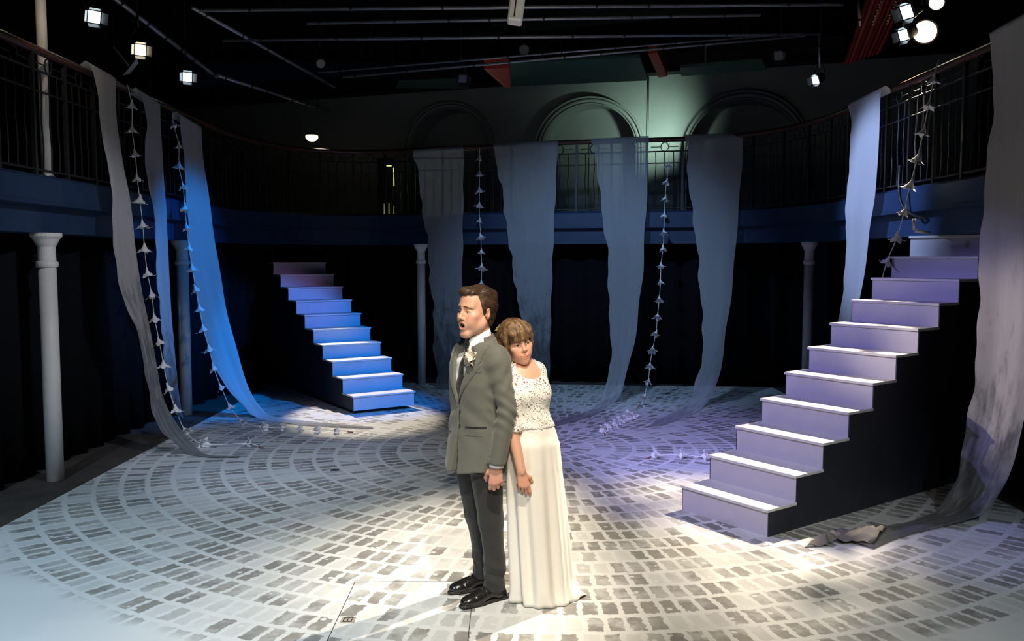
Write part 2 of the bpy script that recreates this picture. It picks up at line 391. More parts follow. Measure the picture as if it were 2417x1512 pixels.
# balustrade: a thing on the gallery
bal = empty('balustrade', (0, 4, 2.6)); tag(bal, 'dark iron balustrade with brown handrail along the gallery front', 'railing')
def bchild(o): o.parent = bal; o.matrix_parent_inverse = Matrix.Translation((0, -4, -2.6)); return o
RZ = lambda p: 3.70 - 0.05*max(0, min(1, (p.y-11)/2.5))*(1 if p.x < 0.5 else 0.3)
rail_pts = [p + Vector((0, 0, RZ(p))) for p in off(PATH, .05)]
bchild(MB().tube(rail_pts, 0.036, 10).build('handrail', M['rail'], smooth=True))
for dz, r in ((-.17, .011), (-.34, .009), (-1.0, .011)):
    bchild(MB().tube([p + Vector((0, 0, dz)) for p in rail_pts], r, 6).build('rail_bar', M['iron'], smooth=True))
L = [0]
for a, b in zip(rail_pts, rail_pts[1:]): L.append(L[-1] + (b-a).length)
def on_rail(s):
    i = 0
    while i < len(L)-2 and L[i+1] < s: i += 1
    return rail_pts[i].lerp(rail_pts[i+1], (s-L[i])/(L[i+1]-L[i]))
s = 2.2; kk = 0; bal_me = {}
while s < L[-1]-2.0:
    p = on_rail(s); q = on_rail(s+.02); yaw = math.atan2(q.y-p.y, q.x-p.x)
    kind = 'post' if kk % 4 == 0 else 'bar'
    top = -.04 if kind == 'post' else -.17
    if kind not in bal_me:
        b = MB()
        if kind == 'post': b.box((-.016, -.016, -1.06), (.016, .016, -.03))
        else: b.tube([(0, 0, -1.0), (.012, 0, -.8), (-.008, 0, -.6), (.006, 0, -.4), (0, 0, -.17)], .0075, 6)
        bal_me[kind] = b.mesh('baluster_'+kind)
    o = obj('baluster_post' if kind == 'post' else 'baluster', bal_me[kind], M['iron']); o.location = p; o.rotation_euler = (0, 0, yaw); bchild(o)
    if kk % 4 == 2:
        if 'ring' not in bal_me:
            b = MB(); b.tube([(.055*math.cos(a*PI/8), 0, -.105+.065*math.sin(a*PI/8)) for a in range(17)], .007, 6)
            b.tube([(-.20, 0, -.105), (-.055, 0, -.105)], .006, 6); b.tube([(.055, 0, -.105), (.20, 0, -.105)], .006, 6); bal_me['ring'] = b.mesh('ring')
        o = obj('ornament_ring', bal_me['ring'], M['iron']); o.location = p; o.rotation_euler = (0, 0, yaw); bchild(o)
    s += .13; kk += 1

# cast iron columns under the gallery and the post above it
def column(x, y, z1, label, r=.072):
    prof = [(r*1.0, 0), (r, z1-.30), (r*1.22, z1-.29), (r*1.28, z1-.27), (r*1.22, z1-.25), (r*1.02, z1-.24), (r*.98, z1-.12), (r*1.15, z1-.10), (r*1.45, z1-.055), (r*1.75, z1-.03), (r*1.75, z1)]
    c = empty('gallery_column', (x, y, 0)); tag(c, label, 'column', 'white cast iron columns')
    MB().lathe(prof[:2], 24).build('shaft', M['pole'], c, True)
    MB().lathe(prof[1:], 24).build('capital', M['pole'], c, False)
    return c
column(-4.035, 7.467, 2.17, 'white cast iron column at left, nearest the camera, warm lit along one side')
column(-4.08, 10.65, 2.17, 'slim white column bathed in blue, behind the left drapes')
column(-1.40, 13.25, 2.17, 'dim column at the back between the far staircase and the back drapes', .062)
column(3.98, 11.53, 2.17, 'white column standing behind the big staircase at right', .062)
up = empty('gallery_post', (-4.12, 7.68, 2.66)); tag(up, 'tall white post rising from the left gallery to the ceiling', 'column')
MB().lathe([(.045, 0), (.045, 3.55)], 20).build('shaft', M['pole'], up, True)
MB().lathe([(.07, 0), (.07, .02), (.05, .03)], 20).build('foot_ring', M['pole'], up)

# ---- back wall with three arches (slanted in plan)
def wy(x): return 15.6 - 0.35*x
def wp(s_x, z, d=0.0):                                # wall point; d>0 goes behind the wall face
    n = Vector((0.35, 1, 0)).normalized(); return Vector((s_x, wy(s_x), z)) + n*d
arches = []
for px, top, side in ((1060, 243, 1168), (1388, 230, 1511), (1755, 216, 1893)):
    r0 = ray(px, 300); X = 15.6*r0.x/(r0.y+0.35*r0.x)
    P = at(px, top, wy(X)); Q = at(side, 320, wy(X)); R = abs(Q.x-P.x)
    arches.append((X, P.z-R, R))                      # centre x, spring z, outer radius
wall = MB(); ZT = 5.05
xs = [-7.0] + [v for a in arches for v in (a[0]-a[2]*.88, a[0]+a[2]*.88)] + [7.0]
for i in range(0, len(xs), 2):                       # piers
    wall.add([wp(xs[i], 2.45), wp(xs[i+1], 2.45), wp(xs[i+1], ZT), wp(xs[i], ZT)], [(0, 1, 2, 3)])
NA = 28
for (cx, cz, R) in arches:
    r = R*.88
    arc = [(cx - r*math.cos(PI*k/NA), cz + r*math.sin(PI*k/NA)) for k in range(NA+1)]
    wall.grid([[wp(x, z) for x, z in arc], [wp(x, ZT) for x, z in arc]])
    jam = [(cx-r, 2.45)] + arc + [(cx+r, 2.45)]
    wall.grid([[wp(x, z) for x, z in jam], [wp(x, z, .55) for x, z in jam]])
    wall.add([wp(cx-r, 2.45, .55), wp(cx+r, 2.45, .55), wp(cx+r, cz+r, .55), wp(cx-r, cz+r, .55)], [(0, 1, 2, 3)])
bw = struct(wall.build('wall_back', M['plaster']), 'grey-green plastered back wall with three deep arches above the gallery')
for (cx, cz, R) in arches:                           # moulded arch rings
    for rr, th, pr_ in ((.94, .06, .05), (1.0, .035, .08), (.885, .02, .03)):
        b = MB(); pts = []
        for k in range(NA+1):
            a = PI*k/NA; pts.append((cx - R*rr*math.cos(a), cz + R*rr*math.sin(a), a))
        pts = [(cx-R*rr, 2.45, 0)] + pts + [(cx+R*rr, 2.45, PI)]
        G = []
        for dd, dp in ((-th/2*R, 0), (-th/2*R, -pr_), (th/2*R*.4, -pr_*1.25), (th/2*R, -pr_*.6), (th/2*R, 0)):
            row = []
            for x, z, a in pts: row.append(wp(x - dd*math.cos(a), z + (dd*math.sin(a) if z > 2.5 else 0), dp))
            G.append(row)
        b.grid(G); b.build('arch_moulding', M['plaster'], bw, True)
    # panelled lining at the back of the niche
    r = R*.88
    for fx, w_ in ((-.45, .8), (.45, .8)):
        b = MB(); c = Vector((cx+fx*r, 0, 0)); hw = w_*r*.45
        for x0, x1, z0, z1 in ((c.x-hw, c.x+hw, cz+.30*r, cz+.34*r), (c.x-hw, c.x-hw+.03, 2.5, cz+.34*r), (c.x+hw-.03, c.x+hw, 2.5, cz+.34*r), (c.x-hw, c.x+hw, cz-.06*r, cz-.02*r)):
            G = [[wp(x0, z0, .52), wp(x1, z0, .52)], [wp(x0, z1, .52), wp(x1, z1, .52)]]
            b.grid(G)
        b.build('niche_panel', M['plaster'], bw)
bx0, bx1 = at(1525, 300, 15.0), at(1530, 300, 15.0)
p0 = wp(bx0.x, 2.5, -.03); cpl = MB().tube([p0, p0+Vector((0, 0, 2.5))], .018, 8).build('conduit', M['plaster'], bw, True)
# dark steel beam across in front of the wall, with hangers; red steel ends; green ceiling bays
bm_a, bm_b = wp(-6.5, 4.86, -1.0), wp(5.2, 4.86, -1.0)
beam = empty('roof_beam', bm_a); tag(beam, 'long black steel roof beam above the arches', 'beam')
b = MB(); dv = (bm_b-bm_a); yaw = math.atan2(dv.y, dv.x)
for z0, z1, hw in ((-.02, .02, .12), (.28, .32, .12), (.02, .28, .02)): b.box((0, -hw, z0), (dv.length, hw, z1))
o = b.build('web', M['black'], beam); o.rotation_euler = (0, 0, yaw)
for f in (.52, .62, .725, .84):
    o = MB().box((-.012, -.14, -.12), (.012, -.12, .36)).build('hanger_strap', M['brass'], beam); q = dv*f; o.location = q; o.rotation_euler = (0, 0, yaw)
def slab(name, pts, th, mat, label, cat, group=None):
    n = len(pts); vs = [Vector(p) for p in pts] + [Vector(p)+Vector((0, 0, th)) for p in pts]
    b = MB().add(vs, [tuple(range(n)), tuple(range(2*n-1, n-1, -1))] + [(i, (i+1) % n, (i+1) % n+n, i+n) for i in range(n)])
    o = b.build(name, mat); c = Vector((0, 0, 0))
    for p in pts: c += Vector(p)/n
    o.data.transform(Matrix.Translation(-c)); o.location = c
    return tag(o, label, cat, group)
slab('ceiling_panel', [at(1185, 205, 13.6), at(1530, 190, 12.8), at(1510, 135, 11.6), at(1190, 150, 12.4)], .04, M['greenpanel'], 'wide dark green ceiling panel above the middle arch', 'panel')
slab('ceiling_panel', [at(930, 208, 14.2), at(1105, 210, 13.8), at(1095, 190, 13.2), at(940, 196, 13.6)], .04, M['greenpanel'], 'narrow olive ceiling panel left of the red beam', 'panel')
slab('ceiling_panel', [at(1608, 180, 12.4), at(1810, 165, 12.0), at(1800, 145, 11.4), at(1605, 160, 11.8)], .04, M['greenpanel'], 'small olive ceiling panel over the right arch', 'panel')
slab('red_beam', [at(1142, 163, 11.6), at(1202, 160, 11.6), at(1205, 207, 12.3), at(1192, 207, 12.3)], .12, M['redsteel'], 'tapering red steel beam end above the arches, the left of two', 'beam')
slab('red_beam', [at(1530, 128, 11.6), at(1552, 124, 11.6), at(1575, 180, 12.6), at(1555, 183, 12.6)], .12, M['redsteel'], 'slanting red steel beam end above the arches, the right of two', 'beam')

# ---- lighting grid: scaffold pipes
def pipe(a, b, r, label, group='scaffold pipes of the lighting grid', clamps=6, mat='steel'):
    a = Vector(a); b = Vector(b); e = empty('lighting_pipe', a); tag(e, label, 'pipe', group)
    MB().tube([Vector((0, 0, 0)), b-a], r, 10).build('tube', M[mat], e, True)
    rnd = random.Random(int(a.x*100+b.y*37)); d = (b-a).normalized()
    for k in range(clamps):
        f = (k+rnd.uniform(.2, .8))/clamps; p = (b-a)*f
        o = MB().tube([p-d*.012, p+d*.012], r*1.35, 10).build('tape_band', M['tape'], e)
    for f in (.12, .5, .88) if (b-a).length > 1.5 else (.5,):
        p = (b-a)*f; MB().tube([p, p+Vector((0, 0, 6.18-a.z-p.z))], .006, 6).build('drop_rod', M['black'], e)
    return e
pipe(at(470, 24, 9.3), at(1990, 10, 9.2), .020, 'topmost long lighting pipe crossing the whole frame')
pipe(at(725, 55, 9.9), at(1795, 35, 9.7), .019, 'second lighting pipe from the top, behind the white hanging box', clamps=8)
pipe(at(525, 95, 10.5), at(1935, 80, 10.3), .019, 'third lighting pipe from the top, longest below the white box', clamps=8)
pipe(at(810, 182, 11.8), at(1900, 84, 10.6), .017, 'lower slanting lighting pipe above the red beams', clamps=9)
pipe(at(750, 171, 12.0), at(1905, 76, 10.8), .014, 'thin slanting pipe just above the lower slanting one', clamps=9)
pipe(at(268, -6, 9.0), at(512, 182, 11.6), .026, 'sloping pipe over left gallery carrying the white-lit lamps', mat='steel')
pipe(at(505, 175, 11.6), at(775, 262, 15.0), .024, 'far sloping pipe continuing over the left gallery')
pipe(at(455, 18, 9.2), at(790, 205, 13.6), .022, 'second sloping pipe on the left, inside the gallery line')
pipe(at(2025, -8, 9.0), at(2030, 62, 9.0), .012, 'short upright hanger pipe at upper right', clamps=1)
pipe(at(1933, 84, 10.3), at(1935, 160, 10.3), .012, 'thin upright hanger above the small white lamp at right', clamps=1)
# ------------------------------------------------------------------ staircases
def staircase(name, x0, y0, a, wd, r, t, n, z0, label, castors=False):
    e = empty(name, (x0, y0, 0), a); tag(e, label, 'staircase')
    # local: x across, y going up the flight
    rise = MB().box((0.012, 0.0, 0), (wd-.012, .016, r-.022)).mesh('riser')
    trd = MB(); trd.box((0, -.018, -.022), (wd, t+.004, 0)); trd = trd.mesh('tread')
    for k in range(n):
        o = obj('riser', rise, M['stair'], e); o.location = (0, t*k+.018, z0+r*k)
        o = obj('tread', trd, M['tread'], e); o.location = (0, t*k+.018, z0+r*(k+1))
        bv = o.modifiers.new('edge', 'BEVEL'); bv.width = .004; bv.segments = 2
    prof = [(.016, z0)]
    for k in range(n): prof += [(t*k+.02, z0+r*(k+1)-.022), (t*(k+1)+.018, z0+r*(k+1)-.022)]
    prof.append((t*n+.018, z0))
    prof[0] = (.02, z0)
    for xx in (.004, wd-.022):
        Mx = Matrix(((0, 0, 1, xx), (1, 0, 0, 0), (0, 1, 0, 0), (0, 0, 0, 1)))
        MB().prism(prof, 0, .018, Mx).build('side_panel', M['stairside'], e)
    MB().box((.02, t*n, z0), (wd-.02, t*n+.016, z0+r*n-.022)).build('back_panel', M['stairside'], e)
    if castors:
        for xx in (.10, wd-.10):
            for yy in (.16, t*n-.15):
                b = MB().tube([(xx-.012, yy, z0*.5), (xx+.012, yy, z0*.5)], z0*.5, 12); b.box((xx-.02, yy-.02, z0*.6), (xx+.02, yy+.02, z0+.004))
                b.build('castor', M['rubber'], e)
    return e
staircase('staircase', 1.3066, 6.56, -0.9512, .825, .197, .3125, 11, 0.0, 'large lavender-lit freestanding staircase at right with eleven pale treads')
staircase('staircase', -1.984, 10.626, 0.5636, .861, .1845, .3587, 10, .046, 'smaller deep-blue-lit staircase at the back left with pale tread edges', True)

# ------------------------------------------------------------------ gauze drapes
def P3(q, Y):
    return at(q[0], q[1], Y)
def drape(name, Lp, Rp, YL, YR, label, mat, tailL=None, tailR=None, wave=.02, seed=1, M_=10, N_=110, rag=.024):
    """Lp/Rp: the two selvages from rail to floor; YL/YR = (distance at the rail, distance at the floor)"""
    rnd = random.Random(seed)
    def edge(pts, Y, tail):
        y0 = pts[0][1]; y1 = pts[-1][1]; out = []
        for q in pts:
            f = (q[1]-y0)/(y1-y0); f = f*f
            p = P3(q, Y[0]+(Y[1]-Y[0])*f)
            p.z = max(p.z, .012); out.append(p)
        for q in (tail or []): p = fl(q[0], q[1], .012); out.append(p)
        return catmull(out, N_)
    E1 = edge(Lp, YL, tailL); E2 = edge(Rp, YR, tailR)
    # cloth goes over the hand rail and a little way down behind it
    out_dir = Vector((0, 1, 0)) if abs(E1[0].x) < 3.5 else Vector((math.copysign(1, E1[0].x), 0, 0))
    pre1 = [E1[0]+out_dir*.10+Vector((0, 0, -.04)), E1[0]+out_dir*.09+Vector((0, 0, .005)), E1[0]+out_dir*.045+Vector((0, 0, .035))]
    pre2 = [E2[0]+out_dir*.10+Vector((0, 0, -.04)), E2[0]+out_dir*.09+Vector((0, 0, .005)), E2[0]+out_dir*.045+Vector((0, 0, .035))]
    E1 = pre1+E1; E2 = pre2+E2; n = len(E1)
    ph = [rnd.uniform(0, 6.28) for _ in range(8)]
    G = []
    for i in range(n):
        v = i/(n-1); a, b = E1[i], E2[i]; ac = b-a; wv = ac.length
        tan = (E1[min(i+1, n-1)]-E1[max(i-1, 0)]); nr = ac.cross(tan)
        nr = nr.normalized() if nr.length > 1e-8 else Vector((0, 0, 1))
        row = []
        amp = wave*min(1, max(0, (v-.05)*4))
        for k in range(M_+1):
            u = k/M_; p = a.lerp(b, u)
            h = math.sin(u*9+ph[0]+v*1.3)*.6+math.sin(u*17+ph[1]-v*2)*.3+.5*math.sin(u*4+ph[2]+v*5)
            p = p + nr*(amp*h*(1 if p.z > .06 else .15))
            if k == 0 and i > 4:
                j = math.sin(v*47+ph[3])*.5+math.sin(v*91+ph[4])*.35+math.sin(v*23+ph[5])*.6
                p = p - (ac/wv if wv > 1e-6 else ac)*rag*j
            if k == M_ and i > 4:
                p = p + (ac/wv if wv > 1e-6 else ac)*rag*.35*math.sin(v*37+ph[6])
            p.z = max(p.z, .006+.002*k/M_); row.append(p)
        G.append(row)
    b = MB().grid(G); me = b.mesh(name, True, fix=False)
    uvl = me.uv_layers.new(name='UVMap'); n1 = M_+1
    for lp_ in me.loops:
        vi = lp_.vertex_index; uvl.data[lp_.index].uv = ((vi % n1)/M_, (vi//n1)/(n-1))
    o = obj(name, me, mat)
    c = E1[3].copy(); me.transform(Matrix.Translation(-c)); o.location = c
    return tag(o, label, 'drape', 'gauze drapes hung from the gallery rail')
gz = gauze_material
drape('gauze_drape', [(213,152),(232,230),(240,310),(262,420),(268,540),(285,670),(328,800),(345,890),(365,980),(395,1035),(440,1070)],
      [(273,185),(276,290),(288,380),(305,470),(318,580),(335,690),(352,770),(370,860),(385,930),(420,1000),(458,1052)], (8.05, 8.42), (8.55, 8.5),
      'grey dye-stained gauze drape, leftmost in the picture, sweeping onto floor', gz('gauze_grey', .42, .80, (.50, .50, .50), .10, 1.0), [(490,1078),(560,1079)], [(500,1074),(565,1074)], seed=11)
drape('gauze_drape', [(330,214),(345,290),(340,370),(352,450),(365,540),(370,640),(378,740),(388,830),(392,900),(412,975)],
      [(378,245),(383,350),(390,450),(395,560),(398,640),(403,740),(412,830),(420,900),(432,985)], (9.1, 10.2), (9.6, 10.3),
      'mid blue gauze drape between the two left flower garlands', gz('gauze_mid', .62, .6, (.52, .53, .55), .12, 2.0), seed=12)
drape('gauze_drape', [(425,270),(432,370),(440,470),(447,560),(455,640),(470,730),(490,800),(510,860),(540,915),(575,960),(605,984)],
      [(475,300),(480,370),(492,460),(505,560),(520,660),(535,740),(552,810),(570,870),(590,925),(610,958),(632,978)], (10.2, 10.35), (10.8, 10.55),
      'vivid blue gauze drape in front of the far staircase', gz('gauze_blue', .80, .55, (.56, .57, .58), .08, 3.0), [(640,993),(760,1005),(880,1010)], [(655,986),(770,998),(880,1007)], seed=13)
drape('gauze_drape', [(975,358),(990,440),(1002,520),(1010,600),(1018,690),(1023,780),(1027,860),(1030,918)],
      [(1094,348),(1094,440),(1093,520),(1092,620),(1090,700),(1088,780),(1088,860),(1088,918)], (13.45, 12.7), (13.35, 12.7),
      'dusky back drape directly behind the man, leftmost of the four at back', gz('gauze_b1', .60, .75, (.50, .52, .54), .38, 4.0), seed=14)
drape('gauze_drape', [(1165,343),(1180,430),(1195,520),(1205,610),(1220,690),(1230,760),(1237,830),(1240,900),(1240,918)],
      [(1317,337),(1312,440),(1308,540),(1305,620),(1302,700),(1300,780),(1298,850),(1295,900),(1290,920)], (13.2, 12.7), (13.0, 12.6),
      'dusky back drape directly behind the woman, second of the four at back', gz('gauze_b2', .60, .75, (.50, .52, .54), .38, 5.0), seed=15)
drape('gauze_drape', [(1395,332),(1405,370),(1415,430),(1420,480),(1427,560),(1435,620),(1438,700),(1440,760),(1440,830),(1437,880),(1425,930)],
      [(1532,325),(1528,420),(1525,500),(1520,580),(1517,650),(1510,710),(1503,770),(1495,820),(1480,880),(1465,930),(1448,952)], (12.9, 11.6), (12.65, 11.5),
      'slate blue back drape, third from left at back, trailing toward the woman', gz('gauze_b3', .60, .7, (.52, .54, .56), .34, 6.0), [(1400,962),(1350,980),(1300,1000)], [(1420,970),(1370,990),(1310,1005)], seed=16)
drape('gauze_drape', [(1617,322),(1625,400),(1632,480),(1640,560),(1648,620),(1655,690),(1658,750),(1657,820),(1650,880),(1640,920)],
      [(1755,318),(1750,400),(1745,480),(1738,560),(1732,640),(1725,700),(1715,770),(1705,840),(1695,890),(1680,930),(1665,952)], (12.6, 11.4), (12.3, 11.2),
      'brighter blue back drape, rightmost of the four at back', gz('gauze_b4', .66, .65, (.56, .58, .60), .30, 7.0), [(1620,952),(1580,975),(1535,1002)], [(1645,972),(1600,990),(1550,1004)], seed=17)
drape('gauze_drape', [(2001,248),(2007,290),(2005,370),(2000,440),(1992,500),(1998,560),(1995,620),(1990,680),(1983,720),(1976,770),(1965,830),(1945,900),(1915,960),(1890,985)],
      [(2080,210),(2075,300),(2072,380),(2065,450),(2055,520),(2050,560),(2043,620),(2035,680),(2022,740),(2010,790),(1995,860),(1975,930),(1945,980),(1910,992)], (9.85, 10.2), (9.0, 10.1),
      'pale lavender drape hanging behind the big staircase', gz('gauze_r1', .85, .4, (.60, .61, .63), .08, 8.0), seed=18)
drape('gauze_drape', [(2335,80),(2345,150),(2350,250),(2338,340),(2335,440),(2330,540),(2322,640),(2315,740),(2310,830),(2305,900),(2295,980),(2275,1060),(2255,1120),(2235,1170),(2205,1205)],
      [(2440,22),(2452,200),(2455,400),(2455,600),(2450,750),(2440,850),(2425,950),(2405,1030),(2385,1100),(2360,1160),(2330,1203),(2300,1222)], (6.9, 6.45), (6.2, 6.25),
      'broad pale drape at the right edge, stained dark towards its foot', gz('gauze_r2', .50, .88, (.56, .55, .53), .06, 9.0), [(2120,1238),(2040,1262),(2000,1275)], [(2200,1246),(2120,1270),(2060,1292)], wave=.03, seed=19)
# crumpled end of that drape on the floor
def crumple():
    rnd = random.Random(4); G = []
    A_, B_, C_, D_ = fl(2092, 1252), fl(2065, 1288), fl(1945, 1282), fl(1968, 1258)
    m, n = 16, 12
    for i in range(m):
        R = []
        for k in range(n):
            u, v = i/(m-1), k/(n-1)
            p = A_.lerp(D_, u).lerp(B_.lerp(C_, u), v)
            z = .014+.055*max(0, math.sin(u*5.5+v*2.2))*(1-abs(2*v-1)**3)*(.5+.5*u)+.022*abs(math.sin(v*8+u*9))+.012*math.sin(u*23)*math.sin(v*17)
            R.append(p+Vector((0, 0, max(z, .006))))
        G.append(R)
    b = MB().grid(G)
    A2_, B2_, C2_ = fl(1952, 1273), fl(1955, 1290), fl(1898, 1292)
    G = []
    for i in range(8):
        R = []
        for k in range(6):
            u, v = i/7, k/5; p = A2_.lerp(B2_, v).lerp(C2_, u); R.append(p+Vector((0, 0, .008+.06*(1-u)*(1-v)*.8+.01*math.sin(u*12))))
        G.append(R)
    b.grid(G); o = b.build('crumpled_cloth', plain('grey_brown_cloth', (.16, .145, .125), .8, .25, 10), smooth=True)
    m_ = o.modifiers.new('cloth', 'SOLIDIFY'); m_.thickness = .003
    tag(o, 'crumpled grey-brown cloth end lying on the floor right of staircase', 'cloth')
crumple()

# ------------------------------------------------------------------ paper flower garlands
def flower_mesh(n_pet=5, seed=0, op=1.0):
    """bell-shaped paper lily: throat at the origin, opening towards -Z"""
    rnd = random.Random(seed); b = MB(); vs = []; fs = []
    prof = [(.006, .055), (.012, .03), (.022, .008), (.030, -.010)]
    n = 20
    for r, z in prof:
        for k in range(n): vs.append((r*math.cos(2*PI*k/n)*op, r*math.sin(2*PI*k/n)*op, z))
    for i in range(3):
        for k in range(n): fs.append((i*n+k, i*n+(k+1) % n, (i+1)*n+(k+1) % n, (i+1)*n+k))
    b.add(vs, fs)
    for j in range(n_pet):
        a0 = 2*PI*j/n_pet+rnd.uniform(-.12, .12); ln = .060*rnd.uniform(.85, 1.2); curl = rnd.uniform(.6, 1.5)
        G = []
        for i in range(7):
            u = i/6; wv = .024*(1-u**1.8)*(1+.3*math.sin(PI*u)); rr = .028*op+ln*(.42*u+.30*u*u*curl)*op; z = -.006-ln*(.85*u-.38*u*u*u*curl)
            row = []
            for k in (-1, -.5, 0, .5, 1):
                x = rr-.006*(1-k*k)*(1-u)*-1; y = wv*k
                row.append(Vector((x*math.cos(a0)-y*math.sin(a0), x*math.sin(a0)+y*math.cos(a0), z+.005*k*k)))
            G.append(row)
        b.grid(G)
    return b.mesh('paper_flower', True, fix=False)
FM = [flower_mesh(5, 1, .85), flower_mesh(5, 2, 1.0), flower_mesh(4, 3, .9), flower_mesh(6, 4, 1.15)]
def garland(label, pts, Y0, Y1, n_air, scale=1.0, seed=0, start=None, endpt=None, hidden=(), group='paper flower garlands'):
    """pts: flower places from the rail down; the first n_air hang, the others lie on the floor"""
    rnd = random.Random(seed); P = []
    ya = (start or pts[0])[1]; yb = pts[n_air-1][1]
    def air(q):
        f = max(0, (q[1]-ya)/(yb-ya)); f = f*f; return at(q[0], q[1], Y0+(Y1-Y0)*f)
    allp = ([start] if start else []) + list(pts)
    k0 = 1 if start else 0
    for i, q in enumerate(allp):
        p = air(q) if i-k0 < n_air else fl(q[0], q[1], .035)
        P.append(p)
    e = empty('flower_garland', P[0]); tag(e, label, 'garland', group)
    line = [p - P[0] for p in P]
    if endpt: line.append(fl(endpt[0], endpt[1], .012)-P[0])
    MB().tube(catmull(line, len(line)*5), .0042, 6).build('string', M['cord'], e, True)
    if endpt:
        d = (line[-1]-line[-2]).normalized(); MB().tube([line[-1]-d*.03, line[-1]+d*.03], .008, 6).build('string_end', M['cordend'], e, True)
    for i in range(k0, len(P)):
        t = (P[min(i+1, len(P)-1)]-P[i-1]) if i > 0 else Vector((0, 0, -1))
        if t.length < 1e-6: t = Vector((0, 0, -1))
        t.normalize()
        if i-k0 >= n_air: t = (t+Vector((rnd.uniform(-.4, .4), rnd.uniform(-.4, .2), .15))).normalized()
        else: t = (t+Vector((rnd.uniform(-.22, .22), rnd.uniform(-.22, .12), 0))).normalized()
        o = obj('paper_flower', FM[rnd.randrange(4)], M['paper'], e)
        o.rotation_mode = 'QUATERNION'
        o.rotation_quaternion = (-t).to_track_quat('Z', 'Y') @ Matrix.Rotation(rnd.uniform(0, 6.28), 4, 'Z').to_quaternion()
        o.location = P[i]-P[0]; sc = scale*rnd.uniform(.9, 1.12); o.scale = (sc, sc, sc)
    return e
garland('white paper flower garland beside the leftmost grey drape, ending on the floor',
        [(311,248),(312,305),(319,362),(324,420),(330,472),(337,531),(341,587),(348,644),(358,695),(365,751),(376,806),(386,860),(398,915),(415,966),(437,1015),(479,1047),(583,1046)], 8.8, 9.0, 15, 1.0, 1, (301,200), (616,1055))
garland('white paper flower garland left of the vivid blue drape, trailing along floor',
        [(410,293),(422,343),(422,391),(432,439),(436,490),(441,536),(446,584),(454,633),(462,681),(471,728),(480,776),(494,823),(505,869),(522,913),(543,959),(573,994),(621,1008),(662,1008),(705,1011),(746,1013),(792,1015)], 9.95, 9.95, 16, .98, 2, (408,262), (827,1019))
garland('white paper flower garland hanging straight down behind the man’s head'.replace('’s', ''),
        [(1132,374),(1132,410),(1132,449),(1131,484),(1132,520),(1135,558),(1136,594),(1137,630),(1136,668),(1137,706),(1138,744),(1139,782),(1140,820),(1141,858)], 13.25, 12.6, 14, .98, 3, (1132,350), None)
garland('white paper flower garland between the two rightmost back drapes, curling onto floor',
        [(1578,390),(1573,429),(1570,468),(1568,507),(1567,548),(1565,586),(1560,626),(1559,665),(1556,706),(1552,746),(1548,786),(1540,825),(1534,863),(1530,899),(1520,936),(1511,960),(1496,980),(1484,984),(1469,990),(1456,998),(1442,1005),(1426,1012)], 12.7, 11.2, 16, 1.0, 4, (1580,328), (1428,1024))
garland('white paper flower garland falling from right rail behind the big staircase',
        [(2204,187),(2192,248),(2179,311),(2165,375),(2148,437),(2134,500),(2117,560),(2094,616),(2080,665),(2062,720),(2040,780),(2010,850),(1960,930),(1890,1010),(1780,1070),(1670,1078),(1613,1073),(1550,1073)], 7.85, 8.8, 13, 1.0, 5, (2216,140), (1531,1080))

# loose scraps on the floor
def scrap(px, py, s, rot, label, mat='rubber'):
    p = fl(px, py); b = MB(); G = []
    for i in range(4):
        G.append([Vector(((i-1.5)*s*.6, (k-1)*s*.22*(1.3-abs(i-1.5)*.5), .004+.010*((i+k) % 2))) for k in range(3)])
    o = b.grid(G).build('floor_scrap', M[mat], loc=p, smooth=True); o.rotation_euler = (0, 0, rot)
    o.modifiers.new('t', 'SOLIDIFY').thickness = .002
    tag(o, label, 'scrap')
scrap(790, 1111, .045, .2, 'small dark leaf scrap on the floor left of the man')
scrap(1556, 1036, .035, .5, 'tiny pale scrap on the violet-lit floor', 'cord')
scrap(1399, 1059, .018, .9, 'tiny white fleck on the floor behind the woman', 'cord')

# ------------------------------------------------------------------ lanterns
def lantern(loc, aim, glow_m, label, size=.12, shape='square', doors=True, yaw_only=False, hang=.32):
    loc = Vector(loc); d = (Vector(aim)-loc).normalized()
    e = empty('stage_lantern', loc); tag(e, label, 'spotlight', 'theatre lanterns above the galleries')
    q = (-d).to_track_quat('Z', 'Y').to_matrix().to_4x4()       # local -Z looks along the beam
    s = size
    n = 20
    b = MB().lathe([(s*.30, s*1.5), (s*.62, s*1.42), (s*.66, s*.5), (s*.74, s*.45), (s*.74, 0), (s*.66, 0)], n, q); b.build('housing', M['lamphouse'], e, False)
    if shape == 'square': b = MB().box((-s*.5, -s*.5, -.004), (s*.5, s*.5, .004), q)
    else: b = MB().lathe([(s*.64, -.004), (s*.64, .004)], 28, q)
    b.build('lens', glow_m, e)
    if doors:
        for k, (ln, tilt) in enumerate(((.6, .55), (.45, .5), (.7, .6), (.45, .5))):
            Rk = q @ Matrix.Rotation(k*PI/2, 4, 'Z') @ Matrix.Translation((s*.62, 0, -.006)) @ Matrix.Rotation(-tilt, 4, 'Y')
            MB().box((-.002, -s*.5, -s*ln), (.002, s*.5, 0), Rk).build('barn_door', M['bdoor'], e)
    side = d.cross(Vector((0, 0, 1))).normalized()
    back = -d*s*.9
    pts = [back+side*s*.72, back+side*s*.80+Vector((0, 0, s*1.0)), Vector((0, 0, hang*.75))+back, back-side*s*.80+Vector((0, 0, s*1.0)), back-side*s*.72]
    MB().tube(pts, s*.06, 6).build('yoke', M['lamphouse'], e, True)
    MB().tube([back+Vector((0, 0, hang*.72)), back+Vector((0, 0, hang*1.2))], s*.13, 8).build('clamp', M['lamphouse'], e, True)
    MB().tube([back+Vector((0, 0, hang*1.15)), Vector((back.x, back.y, 6.2-loc.z))], .008, 6).build('drop_rod', M['black'], e, True)
    return e
